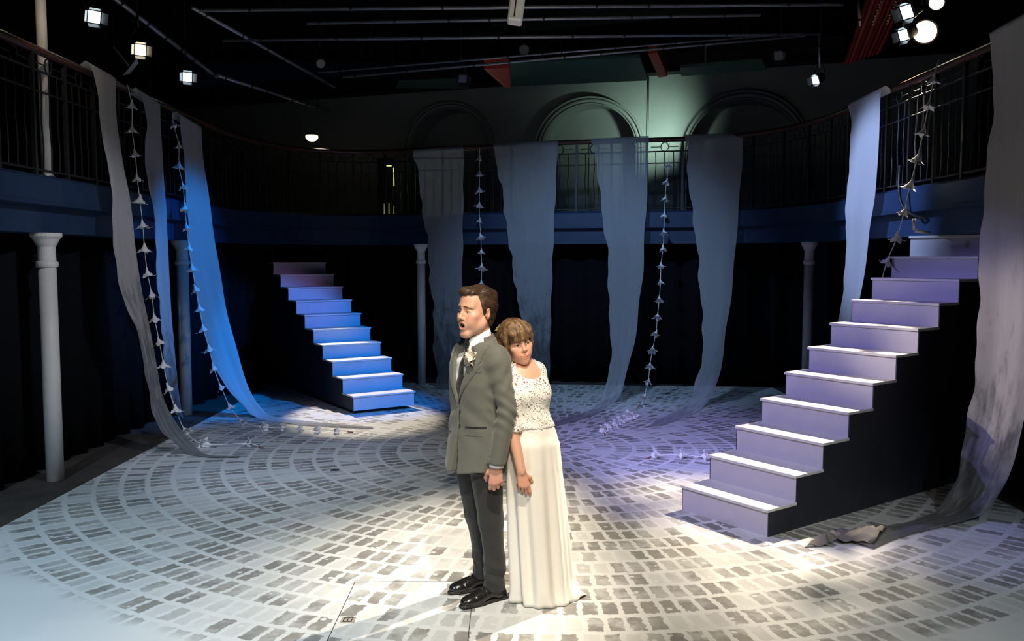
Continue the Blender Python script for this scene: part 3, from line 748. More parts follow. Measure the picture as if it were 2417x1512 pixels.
towards = (0.2, 3.0, 1.6)
lantern(at(222, 40, 8.6), (0.8, 3.0, 1.2), M['glow_cool'], 'cool white lit lantern at top left, nearest the white post', .11)
lantern(at(331, 118, 9.3), (0.8, 2.0, 1.2), M['glow_warm'], 'warm white lit lantern on left bar with a hanging grey flag', .105)
lantern(at(442, 182, 10.4), (0.4, 2.0, 1.2), M['glow_cool'], 'small cool white lantern above the vivid blue drape', .10)
lantern(at(1925, 189, 10.3), (-2.6, 6.4, 1.0), M['glow_cool'], 'small white lantern alone against dark at upper right', .085)
lantern(at(2183, 75, 9.0), (0.75, 4.0, 0.7), M['glow_warm'], 'largest round warm lantern glaring over the right gallery', .175, 'round', False)
lantern(at(2211, 6, 8.2), (0.2, 3.0, 1.0), M['glow_warm'], 'round warm lantern cut by the top edge at right', .10, 'round', False)
lantern(at(2133, 83, 8.9), (-2.0, 6.0, 1.2), M['glow_cool'], 'pale blue square lantern just left of the big round one', .10)
lantern(at(2141, 28, 8.5), (-1.6, 6.0, 1.0), M['glow_cool'], 'pale blue lantern half hidden by the red cloth and chains', .12)
lantern(at(96, -42, 7.9), (-2.0, 6.0, 0.5), M['glow_warm'], 'warm lantern just above the frame over the white post', .12, 'round', False)
M['dark_lens'] = plain('unlit_lens', (.10, .12, .11), .15, spec=.6)
lantern(at(1092, 186, 13.0), (0.5, 9.0, 2.0), M['dark_lens'], 'unlit lantern hanging beside the left red beam end', .11)
lantern(at(1237, 118, 11.4), (0.0, 6.0, 3.0), M['dark_lens'], 'unlit lantern above the wide green ceiling panel', .09, 'round', False)
lantern(at(757, 150, 12.4), (-1.0, 8.0, 2.5), M['dark_lens'], 'unlit lantern over the far gallery bulkhead lamp', .09, 'round', False)
lantern(at(1838, 132, 11.2), (1.0, 7.0, 2.0), M['dark_lens'], 'unlit lantern left of the small white one at upper right', .10)
# loose grey flag and perforated arm below the warm left lantern
fg = empty('lamp_flag', at(307, 158, 9.2)); tag(fg, 'pale grey metal flag on a perforated arm under the warm left lantern', 'flag')
c0 = at(307, 158, 9.2)
MB().add([at(322, 138, 9.15)-c0, at(327, 148, 9.25)-c0, at(305, 174, 9.2)-c0, at(289, 178, 9.1)-c0, at(300, 165, 9.05)-c0], [(0, 1, 2, 3, 4)]).build('flag_plate', M['flag'], fg)
fg.children[0].modifiers.new('t', 'SOLIDIFY').thickness = .004
MB().tube([at(268, 110, 9.2)-c0, at(303, 156, 9.2)-c0], .012, 6).build('flag_arm', M['steel'], fg)
MB().tube([at(268, 110, 9.2)-c0, at(268, 110, 9.2)-c0+Vector((0, 0, 6.2-at(268, 110, 9.2).z))], .006, 6).build('drop_rod', M['black'], fg)
# bare bulb on the far gallery wall
bl = empty('bulkhead_lamp', at(736, 322, 15.2)); tag(bl, 'small glowing warm bulkhead lamp on the dark far gallery', 'lamp')
MB().lathe([(.02, -.085), (.07, -.07), (.105, -.03), (.11, 0), (.10, .02)], 20).build('glass_bowl', M['glow_bulb'], bl, True)
MB().lathe([(.13, .02), (.14, .035), (.05, .07), (.03, .09)], 20).build('lamp_cap', M['lamphouse'], bl, True)
MB().tube([(0, 0, .08), (.0, .25, .10), (0, .45, .10)], .015, 6).build('bracket', M['lamphouse'], bl)
# glowing chinks of a doorway at the back of the far gallery
dw = empty('lit_doorway', at(910, 520, 14.6)); tag(dw, 'dark doorway on the far gallery with thin yellow-green lit edges', 'doorway'); dc = at(910, 520, 14.6)
def chink(a, b, r, nm): MB().tube([at(a[0], a[1], 14.6)-dc, at(b[0], b[1], 14.6)-dc], r, 6).build(nm, M['glow_door'], dw)
chink((912, 391), (924, 391), .010, 'lit_lintel'); chink((929, 396), (930, 439), .008, 'lit_edge'); chink((898, 519), (927, 519), .008, 'lit_threshold')
chink((892, 507), (897, 519), .014, 'lit_corner'); chink((907, 480), (907, 516), .0045, 'lit_slit'); chink((918, 478), (918, 516), .005, 'lit_slit'); chink((930, 485), (930, 520), .0045, 'lit_slit'); chink((914, 510), (914, 518), .009, 'lit_slit')
MB().box((-.14, .06, 0), (.16, .10, 1.05)).build('door_leaf', M['black'], dw)
# exit-like small glowing tag seen through the second back drape
# white box hanging from the grid
wb = empty('hanging_box', at(1218, 28, 6.8)); tag(wb, 'white box speaker hanging from the grid at top centre', 'speaker')
Rw = Matrix.Rotation(.12, 4, 'Y') @ Matrix.Rotation(-.25, 4, 'X')
MB().box((-.058, -.05, -.095), (.058, .05, .14), Rw).build('cabinet', M['whitebox'], wb)
wb.children[0].modifiers.new('b', 'BEVEL').width = .012
MB().box((-.014, -.0535, -.07), (-.004, -.0505, .10), Rw).build('dark_slot', M['rubber'], wb)
MB().tube([(0, 0, .12), (-.01, .0, .5)], .008, 6).build('hanger', M['lamphouse'], wb)
# red cloth with ropes at the top right
rc = empty('red_swag', at(2095, -10, 8.7)); tag(rc, 'red velvet swag with twisted cords at top right', 'curtain'); rcc = at(2095, -10, 8.7)
G = []
for i in range(14):
    v = i/13; row = []
    for k in range(25):
        u = k/24
        px = (2052-62*v*1.0)+u*(118-30*v); py = -30+v*185-(u*30)
        row.append(at(px, py, 8.9+.06*math.sin(u*26)+.5*v)-rcc)
    G.append(row)
MB().grid(G).build('swag_cloth', M['redcloth'], rc, True)
for a, b in (((2088, -20), (2058, 60)), ((2122, -20), (2092, 58)), ((2152, -20), (2130, 48))):
    A_, B_ = at(*a, 8.6)-rcc, at(*b, 8.9)-rcc; nb = 12; bb = MB()
    for i in range(nb):
        p = A_.lerp(B_, (i+.15)/nb); q = A_.lerp(B_, (i+.85)/nb); bb.tube([p, p.lerp(q, .5)+Vector((.006*(1 if i % 2 else -1), 0, 0)), q], [.006, .013, .006], 6)
    bb.build('cord', M['brass'], rc, True)
# cable sagging over the right fascia
cb = MB().tube(catmull([at(2124, 390, 8.6), at(2122, 440, 8.55), at(2128, 480, 8.5), at(2150, 505, 8.4), at(2190, 517, 8.3)], 24), .014, 8).build('cable', M['rubber'], smooth=True)
tag(cb, 'black cable looping over the right navy fascia', 'cable')
wbk = empty('capital_stand_in', at(2163, 548, 7.9)); tag(wbk, 'white upright and arm standing in for a column capital', 'bracket')  # simple stand-in for the capital of a column behind the stairs
wc = at(2163, 548, 7.9)
MB().tube([at(2158, 516, 7.9)-wc, at(2158, 543, 7.9)-wc], .016, 8).build('upright', M['pole'], wbk, True)
MB().tube([at(2160, 545, 7.9)-wc, at(2195, 549, 7.9)-wc], .014, 8).build('arm', M['pole'], wbk, True)
# ------------------------------------------------------------------ sculpting with smooth distance fields
f32 = np.float32
class Field:
    def __init__(s, lo, hi, res):
        s.lo = np.array(lo, f32); s.res = res
        s.n = np.ceil((np.array(hi)-np.array(lo))/res).astype(int)+1
        s.ax = [(s.lo[i]+res*np.arange(s.n[i])).astype(f32) for i in range(3)]
        s.F = np.full(s.n, 1.0, f32)
    def sl(s, lo, hi, m):
        out = []
        for i in range(3):
            a = int(np.floor((lo[i]-m-s.lo[i])/s.res)); b = int(np.ceil((hi[i]+m-s.lo[i])/s.res))+1
            a = max(0, min(a, s.n[i])); b = max(0, min(b, s.n[i]))
            if b <= a: return None
            out.append(slice(a, b))
        return tuple(out)
    def pts(s, S=None):
        S = S or (slice(None),)*3
        return np.meshgrid(s.ax[0][S[0]], s.ax[1][S[1]], s.ax[2][S[2]], indexing='ij', sparse=True)
    def add(s, fn, lo, hi, k=.02, sub=False, m=None):
        S = s.sl(lo, hi, (m if m is not None else 1.6*k+.02))
        if S is None: return s
        d = fn(*s.pts(S)); a = s.F[S]
        if sub:
            d = -d; h = np.clip(.5-.5*(d-a)/k, 0, 1) if False else np.maximum(k-np.abs(a-d), 0)/k
            s.F[S] = np.maximum(a, d)+h*h*k*.25
        else:
            h = np.maximum(k-np.abs(a-d), 0)/k
            s.F[S] = np.minimum(a, d)-h*h*k*.25
        return s
    def cone(s, a, b, ra, rb, k=.02, sub=False, sq=None):
        a = np.array(a, f32); b = np.array(b, f32); ab = b-a; L2 = float(ab@ab)+1e-9; R = max(ra, rb)
        def fn(x, y, z):
            t = np.clip(((x-a[0])*ab[0]+(y-a[1])*ab[1]+(z-a[2])*ab[2])/L2, 0, 1)
            dx = x-(a[0]+ab[0]*t); dy = y-(a[1]+ab[1]*t); dz = z-(a[2]+ab[2]*t)
            return np.sqrt(dx*dx+dy*dy+dz*dz)-(ra+(rb-ra)*t)
        return s.add(fn, np.minimum(a, b)-R, np.maximum(a, b)+R, k, sub)
    def chain(s, P, R, k=.02, sub=False):
        for i in range(len(P)-1): s.cone(P[i], P[i+1], R[i], R[i+1], k, sub)
        return s
    def ell(s, c, r, k=.02, sub=False, rot=None):
        c = np.array(c, f32); r = np.array(r, f32); R = np.eye(3, dtype=f32) if rot is None else np.array(rot, f32)
        e = np.abs(R) @ r if rot is not None else r
        def fn(x, y, z):
            dx, dy, dz = x-c[0], y-c[1], z-c[2]
            q = [dx*R[0][i]+dy*R[1][i]+dz*R[2][i] for i in range(3)]
            k0 = np.sqrt((q[0]/r[0])**2+(q[1]/r[1])**2+(q[2]/r[2])**2); k1 = np.sqrt((q[0]/r[0]**2)**2+(q[1]/r[1]**2)**2+(q[2]/r[2]**2)**2)+1e-6
            return k0*(k0-1)/k1
        return s.add(fn, c-e, c+e, k, sub)
    def loft(s, rows, k=.02, p=2.2, inset=0.0):
        """rows: (z, cx, cy, rx, ry_front, ry_back), rising z"""
        A = np.array(rows, f32); zz = A[:, 0]
        def fn(x, y, z):
            g = [np.interp(z.ravel(), zz, A[:, i]).astype(f32).reshape(z.shape) for i in range(1, 6)]
            dx = np.abs(x-g[0]); dy = y-g[1]
            rx = g[2]-inset; ry = np.where(dy < 0, g[3], g[4])-inset
            q = ((dx/rx)**p+(np.abs(dy)/ry)**p)**(1/p)
            d = (q-1)*np.minimum(rx, ry)
            return np.maximum(d, np.maximum(zz[0]-z, z-zz[-1]))
        lo = (float((A[:, 1]-A[:, 3]).min()), float((A[:, 2]-A[:, 4]).min()), zz[0]); hi = (float((A[:, 1]+A[:, 3]).max()), float((A[:, 2]+A[:, 5]).max()), zz[-1])
        return s.add(fn, np.array(lo), np.array(hi), k, m=.06)
    def cut(s, fn):                                  # keep where fn <= 0
        s.F = np.maximum(s.F, fn(*s.pts())); return s
    def disp(s, fn): s.F = s.F + fn(*s.pts()); return s
    def arrays(s):
        F = s.F; F[0], F[-1] = 1, 1; F[:, 0], F[:, -1] = 1, 1; F[:, :, 0], F[:, :, -1] = 1, 1
        neg = F < 0; n = s.n
        c = [neg[i:n[0]-1+i, j:n[1]-1+j, k:n[2]-1+k] for i in (0, 1) for j in (0, 1) for k in (0, 1)]
        any_ = c[0].copy(); all_ = c[0].copy()
        for q in c[1:]: any_ |= q; all_ &= q
        act = any_ & ~all_; ci = np.argwhere(act); idx = np.full(act.shape, -1, np.int64); idx[act] = np.arange(len(ci))
        acc = np.zeros((len(ci), 3)); cnt = np.zeros(len(ci))
        corners = np.array([(i, j, k) for i in (0, 1) for j in (0, 1) for k in (0, 1)])
        V = np.stack([F[ci[:, 0]+o[0], ci[:, 1]+o[1], ci[:, 2]+o[2]] for o in corners], 1)
        for a in range(8):
            for b in range(a+1, 8):
                if np.abs(corners[a]-corners[b]).sum() != 1: continue
                va, vb = V[:, a], V[:, b]; m = (va < 0) != (vb < 0)
                t = np.where(m, va/np.where(m, va-vb, 1), 0)[:, None]
                acc += np.where(m[:, None], corners[a]+(corners[b]-corners[a])*t, 0); cnt += m
        verts = (ci+acc/cnt[:, None])*s.res+s.lo
        faces = []
        for ax in range(3):
            u, v = [(1, 2), (2, 0), (0, 1)][ax]
            sh = [slice(1, -1)]*3; sh[ax] = slice(0, -1); A = neg[tuple(sh)]; sh2 = list(sh); sh2[ax] = slice(1, None); B = neg[tuple(sh2)]
            e = np.argwhere(A != B); 
            if not len(e): continue
            fl_ = A[tuple(e.T)]
            base = e.copy(); base[:, u] += 1; base[:, v] += 1    # grid index of the edge start
            q = []
            for du, dv in ((-1, -1), (0, -1), (0, 0), (-1, 0)):
                cc = base.copy(); cc[:, u] += du; cc[:, v] += dv; q.append(idx[cc[:, 0], cc[:, 1], cc[:, 2]])
            Q = np.stack(q, 1); Q[~fl_] = Q[~fl_][:, ::-1]; faces.append(Q)
        Fc = np.concatenate(faces); Fc = Fc[(Fc >= 0).all(1)]
        return verts, Fc
def mesh_np(name, V, Fq, smooth=True, relax=1):
    V = np.asarray(V, np.float64)
    for _ in range(relax):
        acc = np.zeros_like(V); cnt = np.zeros(len(V))
        for a, b in ((0, 1), (1, 2), (2, 3), (3, 0)):
            np.add.at(acc, Fq[:, a], V[Fq[:, b]]); np.add.at(cnt, Fq[:, a], 1); np.add.at(acc, Fq[:, b], V[Fq[:, a]]); np.add.at(cnt, Fq[:, b], 1)
        V = V*.5+.5*acc/np.maximum(cnt, 1)[:, None]
    me = bpy.data.meshes.new(name); me.vertices.add(len(V)); me.vertices.foreach_set('co', V.astype(f32).ravel())
    me.loops.add(Fq.size); me.loops.foreach_set('vertex_index', Fq.astype(np.int32).ravel())
    me.polygons.add(len(Fq)); me.polygons.foreach_set('loop_start', (np.arange(len(Fq))*4).astype(np.int32)); 
    me.update(calc_edges=True); me.validate()
    if smooth: me.shade_smooth()
    return me, V
def paint(me, cols):
    a = me.color_attributes.new('Col', 'FLOAT_COLOR', 'POINT'); c = np.ones((len(cols), 4), f32); c[:, :3] = cols; a.data.foreach_set('color', c.ravel())
def bvh_of(V, Fq): return BVHTree.FromPolygons([tuple(v) for v in V], [tuple(int(i) for i in q) for q in Fq])

def skin_mat(name):
    t = NT(name); a = t.n('VertexColor', layer_name='Col'); pos = t.coord()
    col = t.mix(t.math('MULTIPLY', t.noise(pos, 90, 4), .22), a.outputs[0], rgb((.55, .22, .15)))
    nm = t.bump(t.noise(pos, 420, 2), .12, .001)
    return t.done(t.bsdf(col, .48, .35, 0, nm, Subsurface_Weight=.12, Subsurface_Radius=(.012, .005, .003), Subsurface_Scale=.5))
def vcol_mat(name, rough=.5):
    t = NT(name); a = t.n('VertexColor', layer_name='Col'); return t.done(t.bsdf(a.outputs[0], rough, .5))
def cloth_mat(name, c, rough=.8, weave=900, var=.12, bump=.15, sheen=.2):
    t = NT(name); p = t.coord(); f = t.noise(p, 6, 4)
    col = t.mix(f, rgb([x*(1-var) for x in c]), rgb([x*(1+var) for x in c]))
    w1 = t.noise(t.scalevec(p, (1, 1, .25)), weave, 2)
    big = t.noise(t.scalevec(p, (1, 1, .7)), 16, 3)
    h = t.math('ADD', t.math('MULTIPLY', w1, .12), big)
    return t.done(t.bsdf(col, rough, .25, 0, t.bump(h, bump, .012), Sheen_Weight=sheen))
def hair_mat(name, c0, c1, stretch):
    t = NT(name); p = t.scalevec(t.coord(), stretch); f = t.noise(p, 60, 4, .6)
    col = t.mix(t.ramp(f, .3, .7), rgb(c0), rgb(c1))
    return t.done(t.bsdf(col, .50, .4, 0, t.bump(f, .6, .003)))
M['skin'] = skin_mat('skin'); M['eye'] = vcol_mat('eye', .12)
M['suit'] = cloth_mat('grey_green_suit', (.120, .122, .104), .72, 900, .10, .20)
M['lapel'] = cloth_mat('suit_lapel', (.112, .114, .098), .7, 900, .1, .1)
M['trouser'] = cloth_mat('charcoal_trouser', (.027, .027, .026), .75, 900, .12, .25)
M['shirt'] = cloth_mat('white_shirt', (.74, .75, .78), .7, 600, .05, .15)
M['tie'] = cloth_mat('black_tie', (.012, .012, .012), .5, 900, .1, .05)
M['shoe'] = plain('black_polished_leather', (.012, .011, .010), .22, .2, 30, spec=.6)
M['sole'] = plain('dark_rubber_sole', (.02, .018, .016), .6)
M['skirt'] = cloth_mat('ivory_crepe', (.80, .76, .69), .75, 700, .04, .08, .3)
M['bodice'] = cloth_mat('ivory_lining', (.78, .76, .72), .75, 500, .04, .15)
M['hair_m'] = hair_mat('dark_brown_hair', (.022, .012, .007), (.075, .040, .020), (1, .18, .5))
M['hair_w'] = hair_mat('chestnut_hair', (.075, .038, .016), (.27, .155, .075), (1, .5, .16))
M['gold'] = plain('gold_clip', (.5, .38, .16), .35, metal=.6)
def lace_mat():
    t = NT('ivory_lace'); p = t.coord()
    v1 = t.n('TexVoronoi', feature='DISTANCE_TO_EDGE'); t.t.links.new(p, v1.inputs['Vector']); v1.inputs['Scale'].default_value = 62; v1.inputs['Randomness'].default_value = 1
    v2 = t.n('TexVoronoi', feature='DISTANCE_TO_EDGE'); t.t.links.new(p, v2.inputs['Vector']); v2.inputs['Scale'].default_value = 150
    sel = t.ramp(t.noise(p, 30, 2), .44, .52)
    big = t.ramp(v1.outputs['Distance'], .14, .18); fine = t.ramp(v2.outputs['Distance'], .13, .17)
    hole = t.math('MAXIMUM', t.math('MULTIPLY', big, sel), t.math('MULTIPLY', fine, t.math('MULTIPLY', t.math('SUBTRACT', 1.0, sel), .35)))
    d = t.bsdf(rgb((.87, .84, .78)), .8, .2, 0, t.bump(v1.outputs['Distance'], .5, .003))
    tp = t.n('BsdfTransparent'); m = t.n('MixShader'); t.t.links.new(hole, m.inputs[0]); t.t.links.new(d, m.inputs[1]); t.t.links.new(tp.outputs[0], m.inputs[2])
    return t.done(m.outputs[0])
M['lace'] = lace_mat()

# ---- a head: canonical frame, face to -y, x to the person's left, origin between the ears
def head_field(open_mouth, female):
    f = Field((-.105, -.135, -.20), (.105, .125, .15), .0024)
    w_ = .92 if female else .98; jw = .031 if female else .0445; cq = .74 if female else .88
    f.ell((0, .014, .048), (.076*w_, .096, .086), .01)
    f.ell((0, -.028, -.018), ((.060 if not female else .058)*w_, .066, .080), .03)
    jz = -.106 if open_mouth else -.089
    for s in (-1, 1):
        f.cone((s*.054*w_, .006, -.040), (s*jw, -.010, -.064 if not female else -.056), .017, .017, .025)
        f.cone((s*jw, -.012, -.064 if not female else -.056), (s*(.016 if not female else .010), -.069, jz), .017, .016 if not female else .014, .03)
        f.ell((s*.046*w_, -.062, -.012), (.022, .020, .017), .025)         # cheekbone
        f.ell((s*.034*w_, -.068, -.040), (.018, .018, .022), .025)
        f.cone((s*.012, -.086 if not female else -.082, .030 if not female else .036), (s*.046*w_, -.072 if not female else -.070, .036), .010 if not female else .006, .008 if not female else .006, .02)  # brow
        f.ell((s*.026*w_, -.040, -.050), (.031*cq, .038*cq+.004, .044*cq+.004), .03)          # cheek
    f.ell((0, -.058, .070), (.052, .030, .040), .03)                       # forehead
    f.ell((0, -.069, jz-.002), (.023 if not female else .016, .018, .015), .03 if not female else .02)                    # chin
    f.ell((0, -.076, -.058), (.030 if not female else .025, .020, .024), .02)                      # muzzle
    for s in (-1, 1):                                                      # eye sockets, then lids
        f.ell((s*.030, -.101 if not female else -.1035, .012), (.021, .020, .013), .016, sub=True)
        f.ell((s*.031, -.073, .0095), (.0165, .0165, .0145), .006)
        f.ell((s*.031, -.0925, .0070 if not female else .0072), (.0165, .012, .0050 if not female else .0054), .003, sub=True)
    nl = .104 if female else .112
    f.cone((0, -.086, .026), (0, -nl+.003, -.016), .0062, .0080, .012)     # nose
    f.ell((0, -nl, -.0215), (.0092, .0095, .0082), .010)
    for s in (-1, 1):
        f.ell((s*.0115, -nl+.013, -.0265), (.0070, .0095, .0070), .007)
        f.ell((s*.0058, -nl+.006, -.0325), (.0034, .0052, .0040), .003, sub=True)
    mz = -.062
    if open_mouth:
        def ring(cx, cz, rx, rz, yc, t):
            def fn(x, y, z):
                q = np.sqrt(((x-cx)/rx)**2+((z-cz)/rz)**2); d = (q-1)*min(rx, rz)*1.1; dy = y-(yc+2.6*np.abs(x)**1.6)
                return np.sqrt(d*d+dy*dy)-t
            return fn
        f.add(ring(0, mz-.004, .0215, .0150, -.0955, .0056), (-.03, -.11, mz-.03), (.03, -.08, mz+.025), .008)
        f.ell((0, -.100, mz-.002), (.0190, .036, .0122), .004, sub=True)
        f.cone((-.013, -.088, mz-.020), (.013, -.088, mz-.020), .0065, .0065, .010)
    else:
        for s in (-1, 1):
            f.cone((s*.026, -.076, mz+.0100), (s*.007, -.0945, mz+.0035), .0028, .0046, .006)
            f.cone((s*.020, -.082, mz+.0015), (0, -.0930, mz-.0065), .0036, .0052, .006)
            f.cone((s*.030, -.080, mz+.0100), (s*.010, -.0985, mz+.0005), .0013, .0016, .002, True); f.cone((s*.010, -.0985, mz+.0005), (0, -.1015, mz-.0005), .0016, .0016, .002, True)
    for s in (-1, 1):                                                      # ears
        a = s*.35; R = np.array(((math.cos(a), -math.sin(a), 0), (math.sin(a), math.cos(a), 0), (0, 0, 1)))
        ex = .0735*w_
        f.ell((s*(ex+.004), .016, .002), (.0065, .018, .031), .008, rot=R)
        f.ell((s*(ex+.011), .013, .006), (.0065, .010, .018), .004, sub=True, rot=R)
        f.ell((s*(ex+.004), .004, -.006), (.006, .006, .008), .005)
    nr = .043 if female else .053
    f.cone((0, .022, -.060), (0, .036, -.20), nr, nr*1.05, .03)
    if not female: f.ell((0, -.018, -.150), (.010, .010, .014), .015)
    f.cone((.030, .02, -.07), (.008, -.012, -.195), .012, .010, .02); f.cone((-.030, .02, -.07), (-.008, -.012, -.195), .012, .010, .02)
    return f
def head_paint(V, open_mouth, female):
    x, y, z = V.T
    base = np.array((.66, .375, .265) if not female else (.68, .37, .25)); C = np.tile(base, (len(V), 1))
    def blend(m, c): C[:] = C*(1-m[:, None])+np.array(c)*m[:, None]
    g = lambda cx, cz, sx, sz: np.exp(-((np.abs(x)-cx)/sx)**2-((z-cz)/sz)**2)*(y < -.02)
    blend(.35*g(.045, -.022, .02, .02), (.70, .26, .19))
    blend(.30*np.exp(-(x/.012)**2-((z+.026)/.012)**2)*(y < -.09), (.72, .28, .20))
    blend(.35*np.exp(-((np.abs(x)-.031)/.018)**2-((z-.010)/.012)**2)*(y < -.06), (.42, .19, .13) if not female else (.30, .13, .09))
    mz = -.062
    if open_mouth:
        q = np.sqrt((x/.0245)**2+((z-mz+.005)/.0190)**2)
        lip = np.clip((1.18-q)/.16, 0, 1)*(y < -.074); blend(lip*.8, (.50, .16, .12))
        ins = (q < .78)*(y > -.0925)*(y < -.03); blend(ins.astype(float), (.03, .006, .005))
        st = np.clip((-.040-z)/.03, 0, 1)*(y < .0)*(z > -.13); blend(st*.22, (.30, .20, .16))      # shaved beard shadow
    else:
        q = np.sqrt((x/.029)**2+((z-mz+.0005-.007*(np.abs(x)/.027)**2)/.0105)**2); blend(np.clip((1.05-q)/.25, 0, 1)*(y < -.076)*.7, (.58, .17, .13))
        line = np.exp(-((z-mz+.0008-.0085*(np.abs(x)/.027)**1.5)/.0014)**2)*(np.abs(x) < .029)*(y < -.084); blend(line*.7, (.16, .04, .03))
    ear = (np.abs(x) > .068)*np.exp(-((y-.014)/.02)**2-(z/.03)**2); blend(.4*ear, (.70, .27, .20))
    return C
def eyeball(parent, c, gaze, r, iris):
    me = MB(); n, m = 24, 16; vs = []; fs = []
    g = Vector(gaze).normalized(); q = Vector((0, 0, 1)).rotation_difference(g)
    for i in range(m+1):
        a = PI*i/m
        for k in range(n): vs.append(q @ Vector((math.sin(a)*math.cos(2*PI*k/n), math.sin(a)*math.sin(2*PI*k/n), math.cos(a)))*r)
    for i in range(m):
        for k in range(n): fs.append((i*n+k, (i+1)*n+k, (i+1)*n+(k+1) % n, i*n+(k+1) % n))
    me.add(vs, fs); mm = me.mesh('eye', True, False)
    cs = []
    for i in range(m+1):
        a = PI*i/m; c_ = (.01, .01, .01) if a < .24 else iris if a < .52 else (.72, .68, .64)
        cs += [c_]*n
    paint(mm, np.array(cs)); return mm

def finish(name, f, mat, parent, relax=1, cols=None):
    V, Q = f.arrays(); me, V = mesh_np(name, V, Q, True, relax)
    if cols is not None: paint(me, cols(V))
    return obj(name, me, mat, parent), V, Q
def join_np(parts):
    Vs, Qs, Cs = [], [], []; n = 0
    for V, Q, C in parts: Vs.append(V); Qs.append(Q+n); Cs.append(C); n += len(V)
    return np.concatenate(Vs), np.concatenate(Qs), np.concatenate(Cs)
def xf(Mx, V): A = np.array(Mx); return V @ A[:3, :3].T + A[:3, 3]
def relaxV(V, Fq, n=1):
    for _ in range(n):
        acc = np.zeros_like(V); cnt = np.zeros(len(V))
        for a, b in ((0, 1), (1, 2), (2, 3), (3, 0)):
            np.add.at(acc, Fq[:, a], V[Fq[:, b]]); np.add.at(cnt, Fq[:, a], 1); np.add.at(acc, Fq[:, b], V[Fq[:, a]]); np.add.at(cnt, Fq[:, b], 1)
        V = V*.5+.5*acc/np.maximum(cnt, 1)[:, None]
    return V

def hand_field(f, wrist, d, pn, ts, sc, curls, thumb, fore=None, fr=.028):
    """d: wrist to knuckles; pn: the way the palm faces; ts: thumb side"""
    d, pn, ts = [np.array(v, float)/np.linalg.norm(v) for v in (d, pn, ts)]
    wrist = np.array(wrist, float)
    L = [.086, .090, .085, .077]; ofs = [.027, .009, -.009, -.026]
    ph = [(.041, .025, .021), (.045, .029, .022), (.041, .027, .021), (.032, .020, .018)]
    kn = []
    for i in range(4):
        k_ = wrist+d*L[i]*sc+ts*ofs[i]*sc-pn*.004*sc*(1 if i in (1, 2) else 0); kn.append(k_)
        f.cone(wrist+ts*ofs[i]*.55*sc+d*.008*sc, k_, .0125*sc, .0112*sc, .014*sc)
    f.ell(wrist+d*.045*sc+pn*.006*sc, (.03*sc,)*3, .02*sc) if False else None
    f.cone(wrist+d*.03*sc+ts*.016*sc+pn*.008*sc, wrist+d*.072*sc+ts*.016*sc+pn*.004*sc, .014*sc, .012*sc, .014*sc)
    f.cone(wrist+d*.03*sc-ts*.016*sc+pn*.008*sc, wrist+d*.068*sc-ts*.018*sc+pn*.004*sc, .014*sc, .011*sc, .014*sc)
    for i in range(4):
        p = kn[i]; ang = 0.0; sp = (1.5-i)*.05
        for j in range(3):
            ang += curls[i][j]; dirv = d*math.cos(ang)+pn*math.sin(ang)+ts*sp*(1 if j == 0 else .3)
            q = p+dirv*ph[i][j]*sc; r0 = (.0098, .0088, .0078)[j]*sc*(1 if i < 3 else .88); r1 = (.0090, .0080, .0066)[j]*sc*(1 if i < 3 else .88)
            f.cone(p, q, r0*1.04, r1, .0035*sc); p = q
    p = wrist+d*.022*sc+ts*.020*sc+pn*.006*sc
    for (a_, b_, c_, ln, r0, r1) in thumb:
        dirv = d*a_+ts*b_+pn*c_; dirv = dirv/np.linalg.norm(dirv); q = p+dirv*ln*sc
        f.cone(p, q, r0*sc, r1*sc, .010*sc if p is not None else .004); p = q
    if fore is not None: f.cone(wrist-d*.01*sc, fore, .0255*sc, fr, .02)
    return f

def strands(name, V, Q, mat, parent, mtx, dirf, n, steps, ln, r, seed=0, keep=None, lift=.0007):
    """fine locks combed over a hair form"""
    rnd = np.random.RandomState(seed); bv = bvh_of(V, Q); b = MB(); cnt = 0; tries = 0
    while cnt < n and tries < n*6:
        tries += 1; p = Vector(V[rnd.randint(len(V))])
        if keep is not None and not keep(p): continue
        pts = []; rad = []; jit = Vector(rnd.normal(0, .16, 3)); L_ = ln*rnd.uniform(.6, 1.2)
        for i in range(steps):
            loc, nrm, _, _ = bv.find_nearest(p)
            if loc is None: break
            pts.append(loc+nrm*(lift*(.3+rnd.uniform(0, .5)+(.9 if i == steps-1 else 0))))
            u = i/(steps-1); rad.append(r*(.35+.9*math.sin(PI*min(1, .12+u*.95))))
            d = dirf(loc)+jit; d = d-nrm*d.dot(nrm)
            if d.length < 1e-6: break
            p = loc+d.normalized()*(L_/steps)
        if len(pts) < 3: continue
        b.tube(pts, rad[:len(pts)], 4); cnt += 1
    o = b.build(name, mat, parent, True); o['kind'] = 'stuff'
    if mtx is not None: o.matrix_local = mtx
    return o
